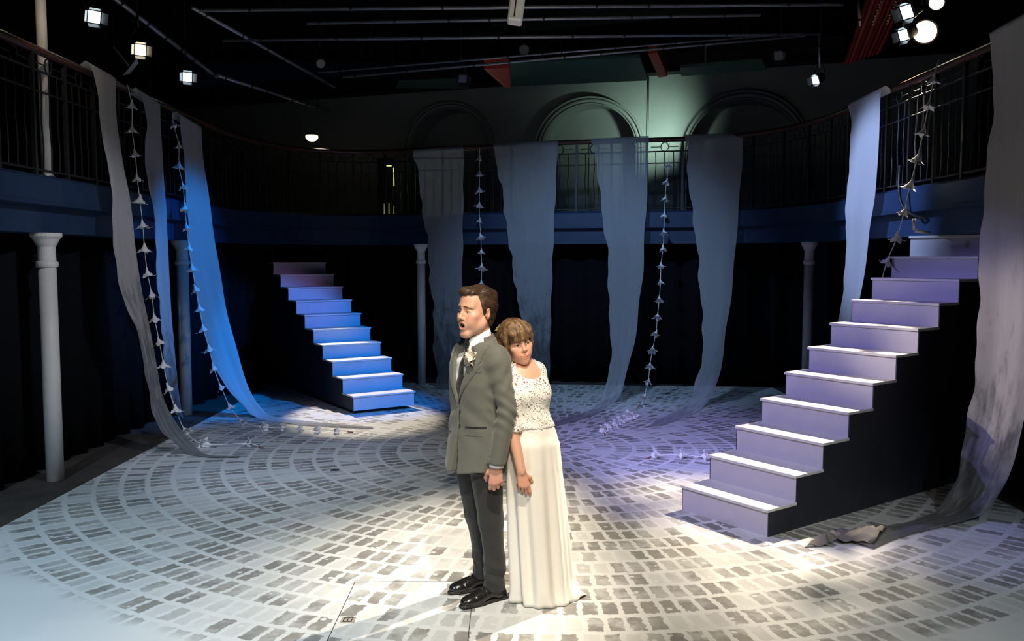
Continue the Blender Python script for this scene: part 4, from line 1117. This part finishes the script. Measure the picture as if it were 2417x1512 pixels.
# ------------------------------------------------------------------ the man
def Hmat(P, center, yaw, roll, pitch, sc):
    W = Matrix.Translation(center) @ Matrix.Rotation(yaw, 4, 'Z') @ Matrix.Rotation(roll, 4, 'Y') @ Matrix.Rotation(pitch, 4, 'X') @ Matrix.Scale(sc, 4)
    return P.inverted() @ W
def build_man():
    base = Vector((-.215, 4.83, 0)); yaw = math.radians(-52)
    e = empty('person', base, yaw); tag(e, 'man in grey-green suit and black tie facing left, mouth open, back against the woman', 'person')
    P = Matrix.Translation(base) @ Matrix.Rotation(yaw, 4, 'Z')
    Hc = Vector((-.203, 4.835, 1.642)); H = Hmat(P, Hc, math.radians(-45), math.radians(1), math.radians(-2), 1.075)
    # head + hands + hidden body: one skin mesh
    hf = head_field(True, False); V, Q = hf.arrays(); V = relaxV(V, Q); hb = bvh_of(V, Q); C = head_paint(V, True, False)
    parts = [(xf(H, V), Q, C)]
    b = Field((-.33, -.2, .0), (.33, .22, 1.50), .011)
    b.chain([(0, .04, 1.48), (0, .04, 1.40)], [.06, .07]); b.loft([(.80, 0, .03, .155, .10, .115), (1.1, 0, .02, .130, .085, .095), (1.3, 0, .024, .145, .085, .10), (1.42, 0, .034, .12, .055, .07)], .03)
    for s in (-1, 1):
        b.chain([(s*.15, .035, 1.40), (.240, .052, 1.12) if s > 0 else (-.212, .085, 1.12), (.224, -.002, .84) if s > 0 else (-.206, .034, .84)], [.045, .036, .028], .02)
        b.chain([(s*.075, .02, .84), (.092, .048, .47) if s > 0 else (-.078, .078, .47), (s*.097, .066 if s > 0 else .128, .08)], [.07, .045, .035], .03)
    V, Q = b.arrays(); skin = np.array((.66, .375, .265)); parts.append((V, Q, np.tile(skin, (len(V), 1))))
    for s, wr in ((1, (.222, -.012, .815)), (-1, (-.206, .028, .812))):
        h = Field((wr[0]-.09, wr[1]-.08, wr[2]-.19), (wr[0]+.09, wr[1]+.10, wr[2]+.09), .0028)
        cl = [(.50, 1.25, .8), (.62, 1.3, .8), (.68, 1.2, .7), (.72, 1.2, .7)]
        hand_field(h, wr, (s*.0, -.02, -1), (-s*.75, .66, 0), (-s*.66, -.75, 0), 1.08, cl, [(.55, .75, .35, .036, .0145, .0125), (.85, .2, .45, .032, .0115, .0100), (.9, -.1, .5, .024, .0098, .0075)], (wr[0], wr[1]+.004, wr[2]+.08), .031)
        V, Q = h.arrays(); V = relaxV(V, Q)
        cols = np.tile(np.array((.64, .345, .245)), (len(V), 1)); kz = wr[2]-.094
        m = .35*np.exp(-((V[:, 2]-kz)/.014)**2)[:, None]; cols = cols*(1-m)+np.array((.68, .26, .19))*m
        parts.append((V, Q, cols))
    V, Q, C = join_np(parts); me, _ = mesh_np('body', V, Q, True, 0); paint(me, C); obj('body', me, M['skin'], e)
    Hb = Matrix(H)
    for s in (-1, 1):
        o = obj('eye', eyeball(e, None, (0, 0, 1), .0128, (.045, .022, .010)), M['eye'], e)
        o.matrix_local = Hb @ Matrix.Translation((s*.031, -.0745, .0090)) @ Vector((0, 0, 1)).rotation_difference(Vector((-.10, -1, -.06))).to_matrix().to_4x4()
        G = []
        for i in range(9):
            u = i/8; xx = s*(.009+.043*u); zz = .0285+.009*(1-u)**1.5-.005*u*u*u+(.002*math.sin(u*PI)); hh = .0042*(1-.55*u)*(.55+.45*min(1, u*6))
            yy = -.0975+.010*u+.020*u*u
            row = []
            for k in (-1, -.4, .4, 1):
                h_ = hb.ray_cast(Vector((xx, -.3, zz+hh*k)), Vector((0, 1, 0))); row.append(Vector((xx, (h_[0].y if h_[0] else yy)-.0018+.0012*abs(k), zz+hh*k)))
            G.append(row)
        o = MB().grid(G).build('eyebrow', M['hair_m'], e, True); o.matrix_local = Hb; o.modifiers.new('t', 'SOLIDIFY').thickness = .004
    for s in (-1, 1):
        pts = []
        for i in range(9):
            u = i/8; xx = s*(.0155+.031*u); zz = .0080+.0042*math.sin(PI*min(1, .10+u*.88)); h_ = hb.ray_cast(Vector((xx, -.3, zz)), Vector((0, 1, 0))); pts.append(Vector((xx, (h_[0].y if h_[0] else -.085)-.0003, zz)))
        o = MB().tube(pts, .0008, 5).build('eyelash', M['tie'], e, True); o.matrix_local = Hb
    # upper teeth
    b = MB(); b.tube([(-.012, -.083, -.0535), (-.006, -.089, -.0535), (.0, -.0905, -.0535), (.006, -.089, -.0535), (.012, -.083, -.0535)], .0036, 8); o = b.build('teeth', plain('teeth', (.7, .66, .58), .3, .05), e, True); o.matrix_local = Hb
    # hair
    f = Field((-.12, -.14, -.12), (.12, .15, .17), .0026)
    f.ell((0, .018, .050), (.082, .102, .090), .01)
    f.ell((0, .060, -.02), (.058, .055, .062), .03)
    f.chain([(-.050, -.060, .104), (-.010, -.074, .110), (.036, -.064, .104)], [.018, .021, .016], .03)
    f.chain([(-.040, -.03, .116), (0, .03, .122), (.01, .08, .100)], [.020, .022, .028], .03)
    f.chain([(.030, -.045, .108), (.045, .02, .110), (.035, .08, .095)], [.016, .018, .024], .03)
    f.chain([(0, .098, .075), (.006, .118, .045), (.004, .112, .0)], [.022, .018, .020], .03)
    def region(x, y, z):
        th = np.abs(np.arctan2(x, -(y-.012)))             # 0 at the front, pi at the back
        hl = np.interp(th.ravel(), [0, .35, .62, .80, .95, 1.10, 1.22, 1.34, 1.42, 1.62, 1.85, 2.1, 2.5, 3.2], [.098, .096, .104, .100, .070, .036, .012, -.022, -.020, .034, .036, -.035, -.075, -.085]).astype(f32).reshape(th.shape)
        return (hl-z)*.75
    f.cut(region)
    f.disp(lambda x, y, z: .0010*np.sin(x*150+y*40)+.0008*np.sin(x*260-z*60))
    o, HV, HQ = finish('hair', f, M['hair_m'], e, 1); o.matrix_local = Hb
    def comb(p): return Vector((-.10+.3*p.x/.08*(p.z < .08), 1.0, .25 if (p.y < -.03 and p.z > .08) else (-.9 if p.z < .07 else -.15)))
    strands('hair_locks', HV, HQ, M['hair_m'], o, None, comb, 1800, 6, .055, .0009, 3, lambda p: p.z > -.07)
    # shirt
    f = Field((-.22, -.2, 1.0), (.22, .2, 1.56), .006)
    rows = [(.80, 0, .02, .19, .125, .14), (.95, 0, .02, .182, .118, .132), (1.10, 0, .016, .172, .115, .122), (1.25, 0, .020, .186, .128, .126), (1.37, 0, .028, .188, .116, .122), (1.44, 0, .034, .160, .088, .098), (1.485, 0, .036, .10, .068, .075), (1.52, 0, .036, .07, .062, .066)]
    f.loft(rows, .02, 2.2, .014)
    f.cut(lambda x, y, z: z-1.50); f.cut(lambda x, y, z: 1.02-z)
    f.disp(lambda x, y, z: .002*np.sin(z*55+x*30))
    o, SV, SQ = finish('shirt', f, M['shirt'], e, 1); sb = bvh_of(SV, SQ)
    # stand collar with points
    G = []
    n = 40
    for j, (hh, ofs) in enumerate(((0, .010), (.022, .006), (.042, .004), (.046, .009), (.030, .0145), (.008, .020), (-.006, .024))):
        row = []
        for i in range(n+1):
            a = -PI/2+.16+(2*PI-.32)*i/n; c_, s_ = math.cos(a), math.sin(a)
            fr = max(0, -s_)                              # 1 at the front
            rx, ry = .058+ofs*.8, .060+ofs*.8
            drop = (-.028*fr**3 if j >= 4 else 0)*(1 if j > 4 else .5)
            z = 1.476+hh*1.15+.030*(s_*.5+.5)-.020*fr+drop
            row.append(Vector((rx*c_, .030+ry*s_-(.006*fr if j >= 4 else 0), z)))
        G.append(row)
    o = MB().grid(G).build('shirt_collar', M['shirt'], e, True); o.modifiers.new('t', 'SOLIDIFY').thickness = .0025
    # tie
    def front(bv, x, z, lift): 
        h = bv.ray_cast(Vector((x, -.5, z)), Vector((0, 1, 0)))
        return Vector((x, (h[0].y if h[0] else -.1)-lift, z))
    G = []
    for i in range(26):
        u = i/25; z = 1.455-.36*u; hw = .012+.018*min(1, u*1.6)+.004*u
        G.append([front(sb, hw*k-.004*u, z, .007+.004*(1-k*k)) for k in (-1, -.6, 0, .6, 1)])
    o = MB().grid(G).build('necktie', M['tie'], e, True); o.modifiers.new('t', 'SOLIDIFY').thickness = .004
    f = Field((-.05, -.16, 1.41), (.05, .0, 1.51), .0035); kp = front(sb, 0, 1.455, .008)
    f.cone((0, kp.y-.002, 1.468), (0, kp.y-.004, 1.440), .021, .013, .01); k_o, _, _ = finish('tie_knot', f, M['tie'], o, 1)
    # jacket
    def sleeves(f):
        for s in (-1, 1):
            sh, el, cf = ((.172, .030, 1.418), (.240, .052, 1.12), (.224, -.004, .835)) if s > 0 else ((-.158, .045, 1.415), (-.212, .085, 1.12), (-.206, .034, .835))
            up_ = tuple(sh[i]+(el[i]-sh[i])*.13 for i in range(3)); md = tuple(sh[i]+(el[i]-sh[i])*.45 for i in range(3))
            f.chain([sh, up_, md], [.062, .066, .060], .035); f.chain([md, el, cf], [.060, .054, .048], .010)
    JR = [(.745, 0, .008, .208, .160, .170), (.80, 0, .010, .203, .150, .162), (.95, 0, .014, .190, .132, .146), (1.10, 0, .018, .180, .124, .130), (1.25, 0, .022, .195, .136, .132), (1.37, 0, .030, .198, .124, .128), (1.44, 0, .036, .174, .098, .106), (1.476, 0, .040, .120, .074, .084), (1.520, 0, .044, .090, .060, .074)]
    def jacket_solid(res):
        f = Field((-.34, -.19, .70), (.34, .23, 1.54), res)
        f.loft(JR, .02, 2.25)
        sleeves(f)
        def folds(x, y, z):
            ax = np.abs(x); sl = np.clip((ax-.16)/.05, 0, 1)
            el = np.exp(-((z-1.12)/.10)**2)
            d = .0045*np.sin((z*1.0+y*.9)*95)*sl*el + .0030*np.sin((z-y*1.2)*60+1.0)*sl*np.exp(-((z-1.30)/.10)**2)
            wst = np.exp(-((z-1.06)/.12)**2)*(1-sl); d = d+.0028*np.sin(z*46+ax*30+y*20)*wst
            sk = np.clip((1.0-z)/.2, 0, 1)*(1-sl); d = d+.0035*np.sin(np.arctan2(x, -(y-.02))*7+.6)*sk
            return d
        f.disp(folds)
        f.cut(lambda x, y, z: np.where(np.abs(x) > .165+.02*(z < 1.0), .822+.0*z-z, .752-.10*np.clip(-y-.02, 0, .1)*0-z+.02*np.clip((np.abs(x)-.05)/.1, 0, 1)*(y < 0)))
        return f
    fu = jacket_solid(.012); UV_, UQ = fu.arrays(); UV_ = relaxV(UV_, UQ, 1); jb = bvh_of(UV_, UQ)
    f = jacket_solid(.0062)
    for s in (-1, 1):                                    # hollow cuffs
        cx_, cy_ = (.222, -.004) if s > 0 else (-.206, .034)
        f.cone((cx_, cy_, .78), (cx_, cy_, .85), .039, .039, .004, True)
    Z = [.70, .80, .92, 1.02, 1.13, 1.16, 1.30, 1.42, 1.48, 1.54]; Wd = [.034, .024, .010, .004, .003, .012, .060, .086, .104, .115]
    X_, Y_, Z_ = f.pts(); hwz = np.interp(Z_.ravel(), Z, Wd).astype(f32).reshape(Z_.shape)
    f.F = np.maximum(f.F, -np.maximum(np.abs(X_)-hwz, Y_+.045))
    # neck hole
    f.cone((0, .030, 1.445), (0, .026, 1.60), .076, .092, .006, True); f.cut(lambda x, y, z: z-(1.494+.22*(y-.03)))
    jk, JV, JQ = finish('jacket', f, M['suit'], e, 1)
    def jf(x, z, lift): return front(jb, x, z, lift)
    for s in (-1, 1):                                     # lapels and collar
        G = []
        for i in range(24):
            u = i/23; z = 1.145+.335*u
            xi = np.interp(z, Z, Wd)-.004
            wd = .004+.080*min(1, u/.62)**.9 if u < .62 else (.074-.012*(u-.62)/.38 if u > .70 else .084-.030*(u-.62)/.08*0-.022)
            row = []
            for k in range(6):
                t = k/5; x = s*(xi+wd*t); row.append(jf(x, z+(.012*t if u < .62 else -.006*t), .006+.004*math.sin(PI*t)))
            G.append(row)
        o = MB().grid(G).build('lapel', M['lapel'], jk, False); m = o.modifiers.new('t', 'SOLIDIFY'); m.thickness = .004; o.modifiers.new('b', 'BEVEL').width = .001
    G = []
    for hh, ofs in ((-.012, .024), (.006, .020), (.024, .013), (.030, .009), (.022, .006)):
        row = []
        for i in range(31):
            a = -PI*.10+(PI*1.20)*i/30; c_, s_ = math.cos(a), math.sin(a)
            row.append(Vector(((.073+ofs)*c_, .036+(.068+ofs)*s_, 1.470+hh+.030*(s_*.5+.5))))
        G.append(row)
    o = MB().grid(G).build('jacket_collar', M['lapel'], jk, True); o.modifiers.new('t', 'SOLIDIFY').thickness = .004
    def patch(name, x0, x1, z0, z1, lift, mat, par, n=8, tilt=0.0):
        G = [[jf(x0+(x1-x0)*k/n, z0+(z1-z0)*i/2+tilt*k/n, lift) for k in range(n+1)] for i in range(3)]
        o = MB().grid(G).build(name, mat, par, False); o.modifiers.new('t', 'SOLIDIFY').thickness = .005; return o
    patch('pocket_flap', .068, .170, .972, 1.012, .003, M['suit'], jk, tilt=.004)
    patch('pocket_welt', .066, .172, 1.012, 1.022, .004, M['tie'], jk, tilt=.004)
    patch('pocket_flap', -.068, -.165, .972, 1.012, .003, M['suit'], jk)
    patch('breast_pocket', .085, .158, 1.318, 1.336, .003, M['lapel'], jk, tilt=.010)
    for z in (1.10, 1.02): 
        p = jf(.020, z, .004); MB().lathe([(.008, -.002), (.0085, .002), (.006, .003)], 14, Matrix.Translation(p) @ Matrix.Rotation(PI/2, 4, 'X')).build('button', M['tie'], jk, True)
    for i in range(3):
        MB().lathe([(.006, -.002), (.006, .002)], 10, Matrix.Translation((.262, .030, .86+.022*i)) @ Matrix.Rotation(PI/2, 4, 'Y')).build('cuff_button', M['tie'], jk, True)
    for s, wr in ((1, (.222, -.010, .815)), (-1, (-.206, .030, .815))):
        b = MB().tube([(wr[0], wr[1], .806), (wr[0], wr[1]+.003, .836)], .0405, 24, False); o = b.build('shirt_cuff', M['shirt'], e, True); o.modifiers.new('t', 'SOLIDIFY').thickness = .003
    # boutonniere of paper lilies
    bp = jf(.098, 1.405, .016); bt = empty('boutonniere', bp); bt.parent = e; bt['label'] = 'cream paper lily buttonhole on the left lapel'
    mp = plain('cream_paper', (.72, .62, .52), .7, .15, 40)
    fm2 = FM[1].copy(); fm2.materials.clear(); fm2.materials.append(mp); fm3 = FM[3].copy(); fm3.materials.clear(); fm3.materials.append(mp)
    for (dx, dz, d, me2, sc) in ((-.018, -.018, (-.2, -1, -.5), fm3, .52), (.016, .010, (.5, -.8, .35), fm2, .52), (-.022, .018, (-.5, -.9, .4), fm2, .38), (.006, -.034, (.1, -.9, -.8), fm3, .36)):
        o = obj('paper_lily', me2, None, bt); o.location = (dx, -.012, dz); o.rotation_mode = 'QUATERNION'; o.rotation_quaternion = (-Vector(d)).to_track_quat('Z', 'Y'); o.scale = (sc,)*3
    # trousers
    f = Field((-.24, -.17, .035), (.24, .23, .95), .0066)
    f.loft([(.76, 0, .03, .178, .118, .135), (.86, 0, .03, .175, .112, .130), (.94, 0, .025, .165, .105, .12)], .03, 2.2)
    for s in (-1, 1):
        kx, ky = ((.092, .048), (-.078, .078))[s < 0]; ax_, ay_ = ((.100, .066), (-.095, .128))[s < 0]
        f.chain([(s*.082, .018, .80), (kx, ky, .47), (ax_, ay_+.004, .22), (ax_, ay_, .075)], [.094, .070, .060, .061], .03)
    def tf(x, y, z):
        sg = np.where(x > 0, 1.0, -1.0)
        low = np.exp(-((z-.16)/.10)**2); kn = np.exp(-((z-.45)/.09)**2)
        a = np.arctan2(x-sg*.10, -(y-.06))
        w1 = np.sin(z*70+a*1.6*sg+.8); w2 = np.sin(z*48-a*1.3*sg+2.0)
        return .0075*np.sign(w1)*np.abs(w1)**1.6*low*(.4+.6*np.sin(a*.5+1)**2) + .0035*w2*kn*np.clip(np.cos(a+2.2), 0, 1) + .002*np.sin(a*2+z*9) - .006*np.exp(-(a/.13)**2)*np.clip((.75-z)/.3, 0, 1)
    f.disp(tf)
    f.cut(lambda x, y, z: (.062+.25*np.clip(-(y-.03), 0, .1)-z))
    finish('trousers', f, M['trouser'], e, 1)
    # shoes
    for s, (ax, ay), turn in ((1, (.100, .066), math.radians(-4)), (-1, (-.095, .128), math.radians(-8))):
        f = Field((-.075, -.24, -.01), (.075, .10, .16), .0034)
        f.ell((0, -.150, .030), (.047, .072, .036), .02); f.cone((0, -.10, .040), (0, -.01, .060), .040, .036, .03); f.cone((0, .02, .045), (0, .045, .035), .040, .034, .03)
        f.cone((0, .018, .06), (0, .022, .115), .040, .042, .025)
        f.cut(lambda x, y, z: .014-z)
        f.disp(lambda x, y, z: -.0018*(np.abs(y+.135) < .004)*(z > .03) - .0016*(np.abs(np.sqrt((y+.02)**2+(z-.05)**2)-.052) < .003))
        sh, _, _ = finish('shoe', f, M['shoe'], e, 1); sh.location = (ax, ay, 0); sh.rotation_euler = (0, 0, turn)
        poly = []
        for i in range(40):
            a = 2*PI*i/40; y = math.sin(a); wv = .048 if y < 0 else .044
            poly.append((wv*math.copysign(abs(math.cos(a))**.75, math.cos(a))*(1-.12*math.exp(-((y-.25)/.3)**2)), -.072+.158*y))
        o = MB().prism(poly, .004, .019).build('sole', M['sole'], sh); o.modifiers.new('b', 'BEVEL').width = .004
        MB().box((-.036, .015, 0), (.036, .078, .018)).build('heel', M['sole'], sh).modifiers.new('b', 'BEVEL').width = .006
        b = MB()
        for i in range(4):
            y = -.085+.018*i; z = .083+.0085*i; b.tube([(-.020, y, z-.012), (-.010, y-.003, z-.001), (0, y+.004, z+.0025), (.010, y-.003, z-.001), (.020, y, z-.012)], .0026, 6)
        b.build('lace', M['tie'], sh, True)
    return e
man = build_man()
# ------------------------------------------------------------------ the woman
def build_woman():
    base = Vector((.165, 4.85, 0)); yaw = math.radians(33)
    e = empty('person', base, yaw); tag(e, 'woman in long ivory skirt and lace top leaning her head on the man shoulder', 'person')
    e['label'] = 'woman in ivory lace top and long skirt leaning back against the man'
    P = Matrix.Translation(base) @ Matrix.Rotation(yaw, 4, 'Z'); PI_ = P.inverted()
    Lw = lambda x, y, z: np.array(PI_ @ Vector((x, y, z)))      # world to her own frame
    Hc = Vector((.026, 4.845, 1.470)); H = Hmat(P, Hc, math.radians(22), math.radians(-13), math.radians(3), 1.03)
    hf = head_field(False, True); V, Q = hf.arrays(); V = relaxV(V, Q); hb = bvh_of(V, Q); C = head_paint(V, False, True)
    parts = [(xf(H, V), Q, C)]
    skin = np.array((.68, .37, .25))
    nk = Lw(.062, 4.865, 1.335); ch = Lw(.085, 4.85, 1.20); wa = Lw(.105, 4.85, 1.03); hp = Lw(.13, 4.85, .90)
    sl = Lw(.138, 4.93, 1.300); sr = Lw(-.035, 4.78, 1.290)
    elb = Lw(-.005, 4.735, 1.02); wri = Lw(.052, 4.665, .775)
    el2 = Lw(.165, 5.03, 1.04); wr2 = Lw(.10, 5.03, .84)
    def body(f, off=0.0, arms=True, legs=True):
        g = lambda r: r+off
        f.cone(nk+np.array((0, 0, .06)), nk, g(.046), g(.052), .03)
        f.cone(nk+np.array((0, .01, -.03)), (sl+nk*0), g(.052), g(.040), .05); f.cone(nk+np.array((0, .01, -.03)), sr, g(.052), g(.040), .05)
        f.ell(ch, (g(.130), g(.094), g(.145)), .05)
        for s in (-1, 1): f.ell(ch+np.array((s*.054, -.058, -.015)), (g(.050), g(.044), g(.052)), .04)
        f.ell(wa, (g(.112), g(.088), g(.13)), .05); f.ell(hp, (g(.138), g(.104), g(.15)), .05)
        if arms:
            f.chain([sr, elb, wri], [g(.042), g(.037), g(.026)], .03); f.chain([sl, el2, wr2], [g(.042), g(.036), g(.026)], .03)
        return f
    b = Field((-.34, -.26, .0), (.34, .30, 1.46), .0085); body(b)
    for s in (-1, 1): b.chain([hp+np.array((s*.07, 0, -.04)), np.array((s*.07, -.01, .45)), np.array((s*.06, .02, .05))], [.085, .055, .04], .04)
    V, Q = b.arrays(); V = relaxV(V, Q); parts.append((V, Q, np.tile(skin, (len(V), 1))))
    # right hand: back towards the viewer, thumb towards her front
    R3 = np.array(PI_.to_3x3())
    for wr, fore, d, pn, ts, cl in ((wri, elb, R3 @ np.array((.20, -.05, -1)), R3 @ np.array((-.25, .95, -.1)), R3 @ np.array((.95, .25, .15)), [(.20, .35, .25), (.55, .9, .6), (.75, 1.0, .6), (.85, 1.0, .6)]),
                                    (wr2, el2, R3 @ np.array((0, 0, -1)), R3 @ np.array((.2, .9, 0)), R3 @ np.array((-.9, .2, 0)), [(.4, .5, .3)]*4)):
        lo = wr-np.array((.13, .13, .21)); hi = wr+np.array((.13, .13, .16)); h = Field(lo, hi, .0027)
        fd = (fore-wr)/np.linalg.norm(fore-wr)
        hand_field(h, wr, d, pn, ts, .92, cl, [(.6, .75, .15, .036, .013, .0115), (.92, .25, .25, .030, .0105, .0092), (.95, .05, .35, .024, .0088, .0066)], wr+fd*.12, .030)
        V, Q = h.arrays(); V = relaxV(V, Q); parts.append((V, Q, np.tile(np.array((.66, .345, .225)), (len(V), 1))))
    V, Q, C = join_np(parts); me, _ = mesh_np('body', V, Q, True, 0); paint(me, C); obj('body', me, M['skin'], e)
    Hb = Matrix(H)
    for s in (-1, 1):
        o = obj('eye', eyeball(e, None, (0, 0, 1), .0128, (.05, .030, .018)), M['eye'], e)
        o.matrix_local = Hb @ Matrix.Translation((s*.031, -.0748, .0085)) @ Vector((0, 0, 1)).rotation_difference(Vector((.22, -1, -.20))).to_matrix().to_4x4()
        G = []; L2 = []
        for i in range(9):
            u = i/8; xx = s*(.011+.040*u); zz = .0335+.004*math.sin(u*2.6)-.006*u*u; hh = .0024*(1-.5*u)
            row = []
            for k in (-1, 0, 1):
                h_ = hb.ray_cast(Vector((xx, -.3, zz+hh*k)), Vector((0, 1, 0))); row.append(Vector((xx, (h_[0].y if h_[0] else -.09)-.0012, zz+hh*k)))
            G.append(row)
        o = MB().grid(G).build('eyebrow', M['hair_w'], e, True); o.matrix_local = Hb; o.modifiers.new('t', 'SOLIDIFY').thickness = .002
        pts = []
        for i in range(9):                                # lash line
            u = i/8; xx = s*(.0175+.029*u); zz = .0085+.0042*math.sin(PI*min(1, .12+u*.86))
            h_ = hb.ray_cast(Vector((xx, -.3, zz)), Vector((0, 1, 0))); pts.append(Vector((xx, (h_[0].y if h_[0] else -.085)-.0006, zz)))
        o = MB().tube(pts, [.0006+.0011*math.sin(PI*i/8*.9+.2) for i in range(9)], 5).build('eyelash', M['tie'], e, True); o.matrix_local = Hb
    # hair: fringe, sides gathered back, low knot
    f = Field((-.13, -.14, -.14), (.13, .17, .17), .0027)
    f.ell((0, .018, .050), (.083, .106, .093), .01)
    f.ell((0, .050, -.01), (.070, .065, .075), .04)
    f.ell((-.030, .112, .0), (.050, .036, .046), .02); f.ell((-.062, .085, .040), (.030, .03, .034), .025); f.ell((.03, .10, .02), (.045, .035, .04), .03)
    f.ell((0, -.035, .082), (.070, .066, .052), .03)
    for i in range(9):                                    # fringe locks
        x0 = -.056+.014*i; f.chain([(x0*.7, -.060, .110), (x0*.95, -.092+.35*x0*x0*10*.35, .075), (x0*1.04, -.103+x0*x0*9, .036+.004*math.sin(i*2.1))], [.018, .0125, .0065], .010)
    for s in (-1, 1):
        f.chain([(s*.066, -.050, .085), (s*.077, -.040, .035), (s*.075, -.030, -.012), (s*.072, -.020, -.040)], [.016, .012, .009, .004], .012)
        f.chain([(s*.072, -.02, .06), (s*.082, .012, .02), (s*.075, .05, -.02)], [.018, .016, .02], .02)
    def region(x, y, z):
        th = np.abs(np.arctan2(x, -(y-.012)))
        hl = np.interp(th.ravel(), [0, .5, .75, .95, 1.15, 1.5, 2.0, 3.2], [.030, .031, .030, -.035, -.030, -.030, -.07, -.075]).astype(f32).reshape(th.shape)
        return (hl-z)*.75
    f.cut(region)
    f.disp(lambda x, y, z: .0008*np.sin(x*190+z*30)+.0006*np.sin(x*330-z*50))
    o, HV, HQ = finish('hair', f, M['hair_w'], e, 1); o.matrix_local = Hb
    def comb(p):
        if p.y < -.035 and abs(p.x) < .068: return Vector((p.x*4, -.8 if p.z > .11 else -.2, -1.0))
        return Vector((0, 1.0, -.55 if p.z < .10 else -.1))
    strands('hair_locks', HV, HQ, M['hair_w'], o, None, comb, 1800, 6, .060, .0009, 5, lambda p: p.z > -.06)
    cl = MB(); c0 = Vector((-.060, .058, .094))
    for k in range(6):
        a = k*PI/3; d = Vector((-.5, .1, .7)).normalized(); u = d.orthogonal().normalized(); v = d.cross(u)
        t = u*math.cos(a)+v*math.sin(a); cl.add([c0, c0+t*.016+d*.010+d.cross(t)*.007, c0+t*.030+d*.012, c0+t*.016+d*.010-d.cross(t)*.007], [(0, 1, 2, 3)])
    cl.tube([c0-d*.004, c0+d*.012], .006, 8)
    o = cl.build('hair_clip', M['gold'], e, False); o.matrix_local = Hb; o['label'] = 'small gold flower clip'; o.modifiers.new('t', 'SOLIDIFY').thickness = .002
    # lining (strapless bodice) and the lace top over it
    f = Field((-.26, -.24, .93), (.26, .22, 1.36), .0065); body(f, .004, False)
    f.cut(lambda x, y, z: z-(1.245-.10*np.clip(y, 0, 1))); f.cut(lambda x, y, z: .975-z)
    f.disp(lambda x, y, z: .002*np.sin(z*60+x*40)*(z < 1.15))
    finish('bodice_lining', f, M['bodice'], e, 1)
    f = Field((-.30, -.26, .90), (.30, .30, 1.40), .0062); body(f, .011)
    nkc = nk+np.array((.004, -.056, -.006))
    f.ell(nkc, (.082, .085, .068), .006, sub=True); f.cone(nk, nk+np.array((0, 0, .15)), .064, .064, .006, True)
    ebz = float(elb[2]); 
    f.cut(lambda x, y, z: .995+.004*np.sin(x*40)-z)
    f.disp(lambda x, y, z: .0022*np.sin(z*48+x*26+y*20)*np.clip((1.20-z)/.1, 0, 1)+.0008*np.sin(x*300)*np.sin(z*300))
    lt, LV, LQ = finish('lace_top', f, M['lace'], e, 1)
    # hem roll of the top
    # skirt: pleated, flaring, trailing hem
    n, m = 150, 60; G = []
    tb = Field((-.26, -.24, .70), (.26, .22, 1.20), .009); body(tb, 0, False); tV, tQ = tb.arrays(); tbv = bvh_of(tV, tQ)
    wc = Lw(.105, 4.85, 0)
    for i in range(m+1):
        u = i/m; z = 1.035*(1-u)+.004
        c = Vector(Lw(*(Vector((.105, 4.85, 0)).lerp(Vector((.172, 4.835, 0)), u))))
        rx = np.interp(u, [0, .04, .07, .13, .45, 1], [.108, .117, .132, .162, .170, .178]); ry = np.interp(u, [0, .04, .07, .13, .45, 1], [.085, .094, .108, .134, .146, .165])
        row = []
        for k in range(n):
            a = 2*PI*k/n; A = .0015+.016*min(1, max(0, (u-.06)/.6))
            fold = A*(math.sin(a*9+.7*math.sin(a*2)+.5)*.6+math.sin(a*14+1.3+u*.8)*.35+math.sin(a*5-.6)*.5)
            hem = max(0, (u-.90)/.10)
            tr = hem**2*(.075*max(0, math.cos(a-.15))**2+.020*max(0, math.cos(a+1.2))**4+.012*math.sin(a*7))
            r1 = 1+(fold+tr)/.15
            zz = max(.004, z-(.0)+(.018*hem*max(0, math.sin(a*7+.4))*max(0, math.cos(a))))
            pt = Vector((c.x+rx*r1*math.cos(a), c.y+ry*r1*math.sin(a), zz))
            if z > .75:
                dv = Vector((math.cos(a), math.sin(a), 0)); h_ = tbv.ray_cast(Vector((c.x, c.y, z))+dv*.4, -dv)
                if h_[0] is not None:
                    rb = (h_[0]-Vector((c.x, c.y, z))).to_2d().length+.0055; rp = (pt-Vector((c.x, c.y, z))).to_2d().length
                    w_ = min(1, max(0, (z-.93)/.04)); tr_ = max(rp*(1-w_)+rb*w_, rb)
                    pt = Vector((c.x+dv.x*tr_, c.y+dv.y*tr_, zz))
            row.append(pt)
        row.append(row[0].copy()); G.append(row)
    sk = MB().grid(G).build('skirt', M['skirt'], e, True); sk.modifiers.new('t', 'SOLIDIFY').thickness = .003
    return e
woman = build_woman()
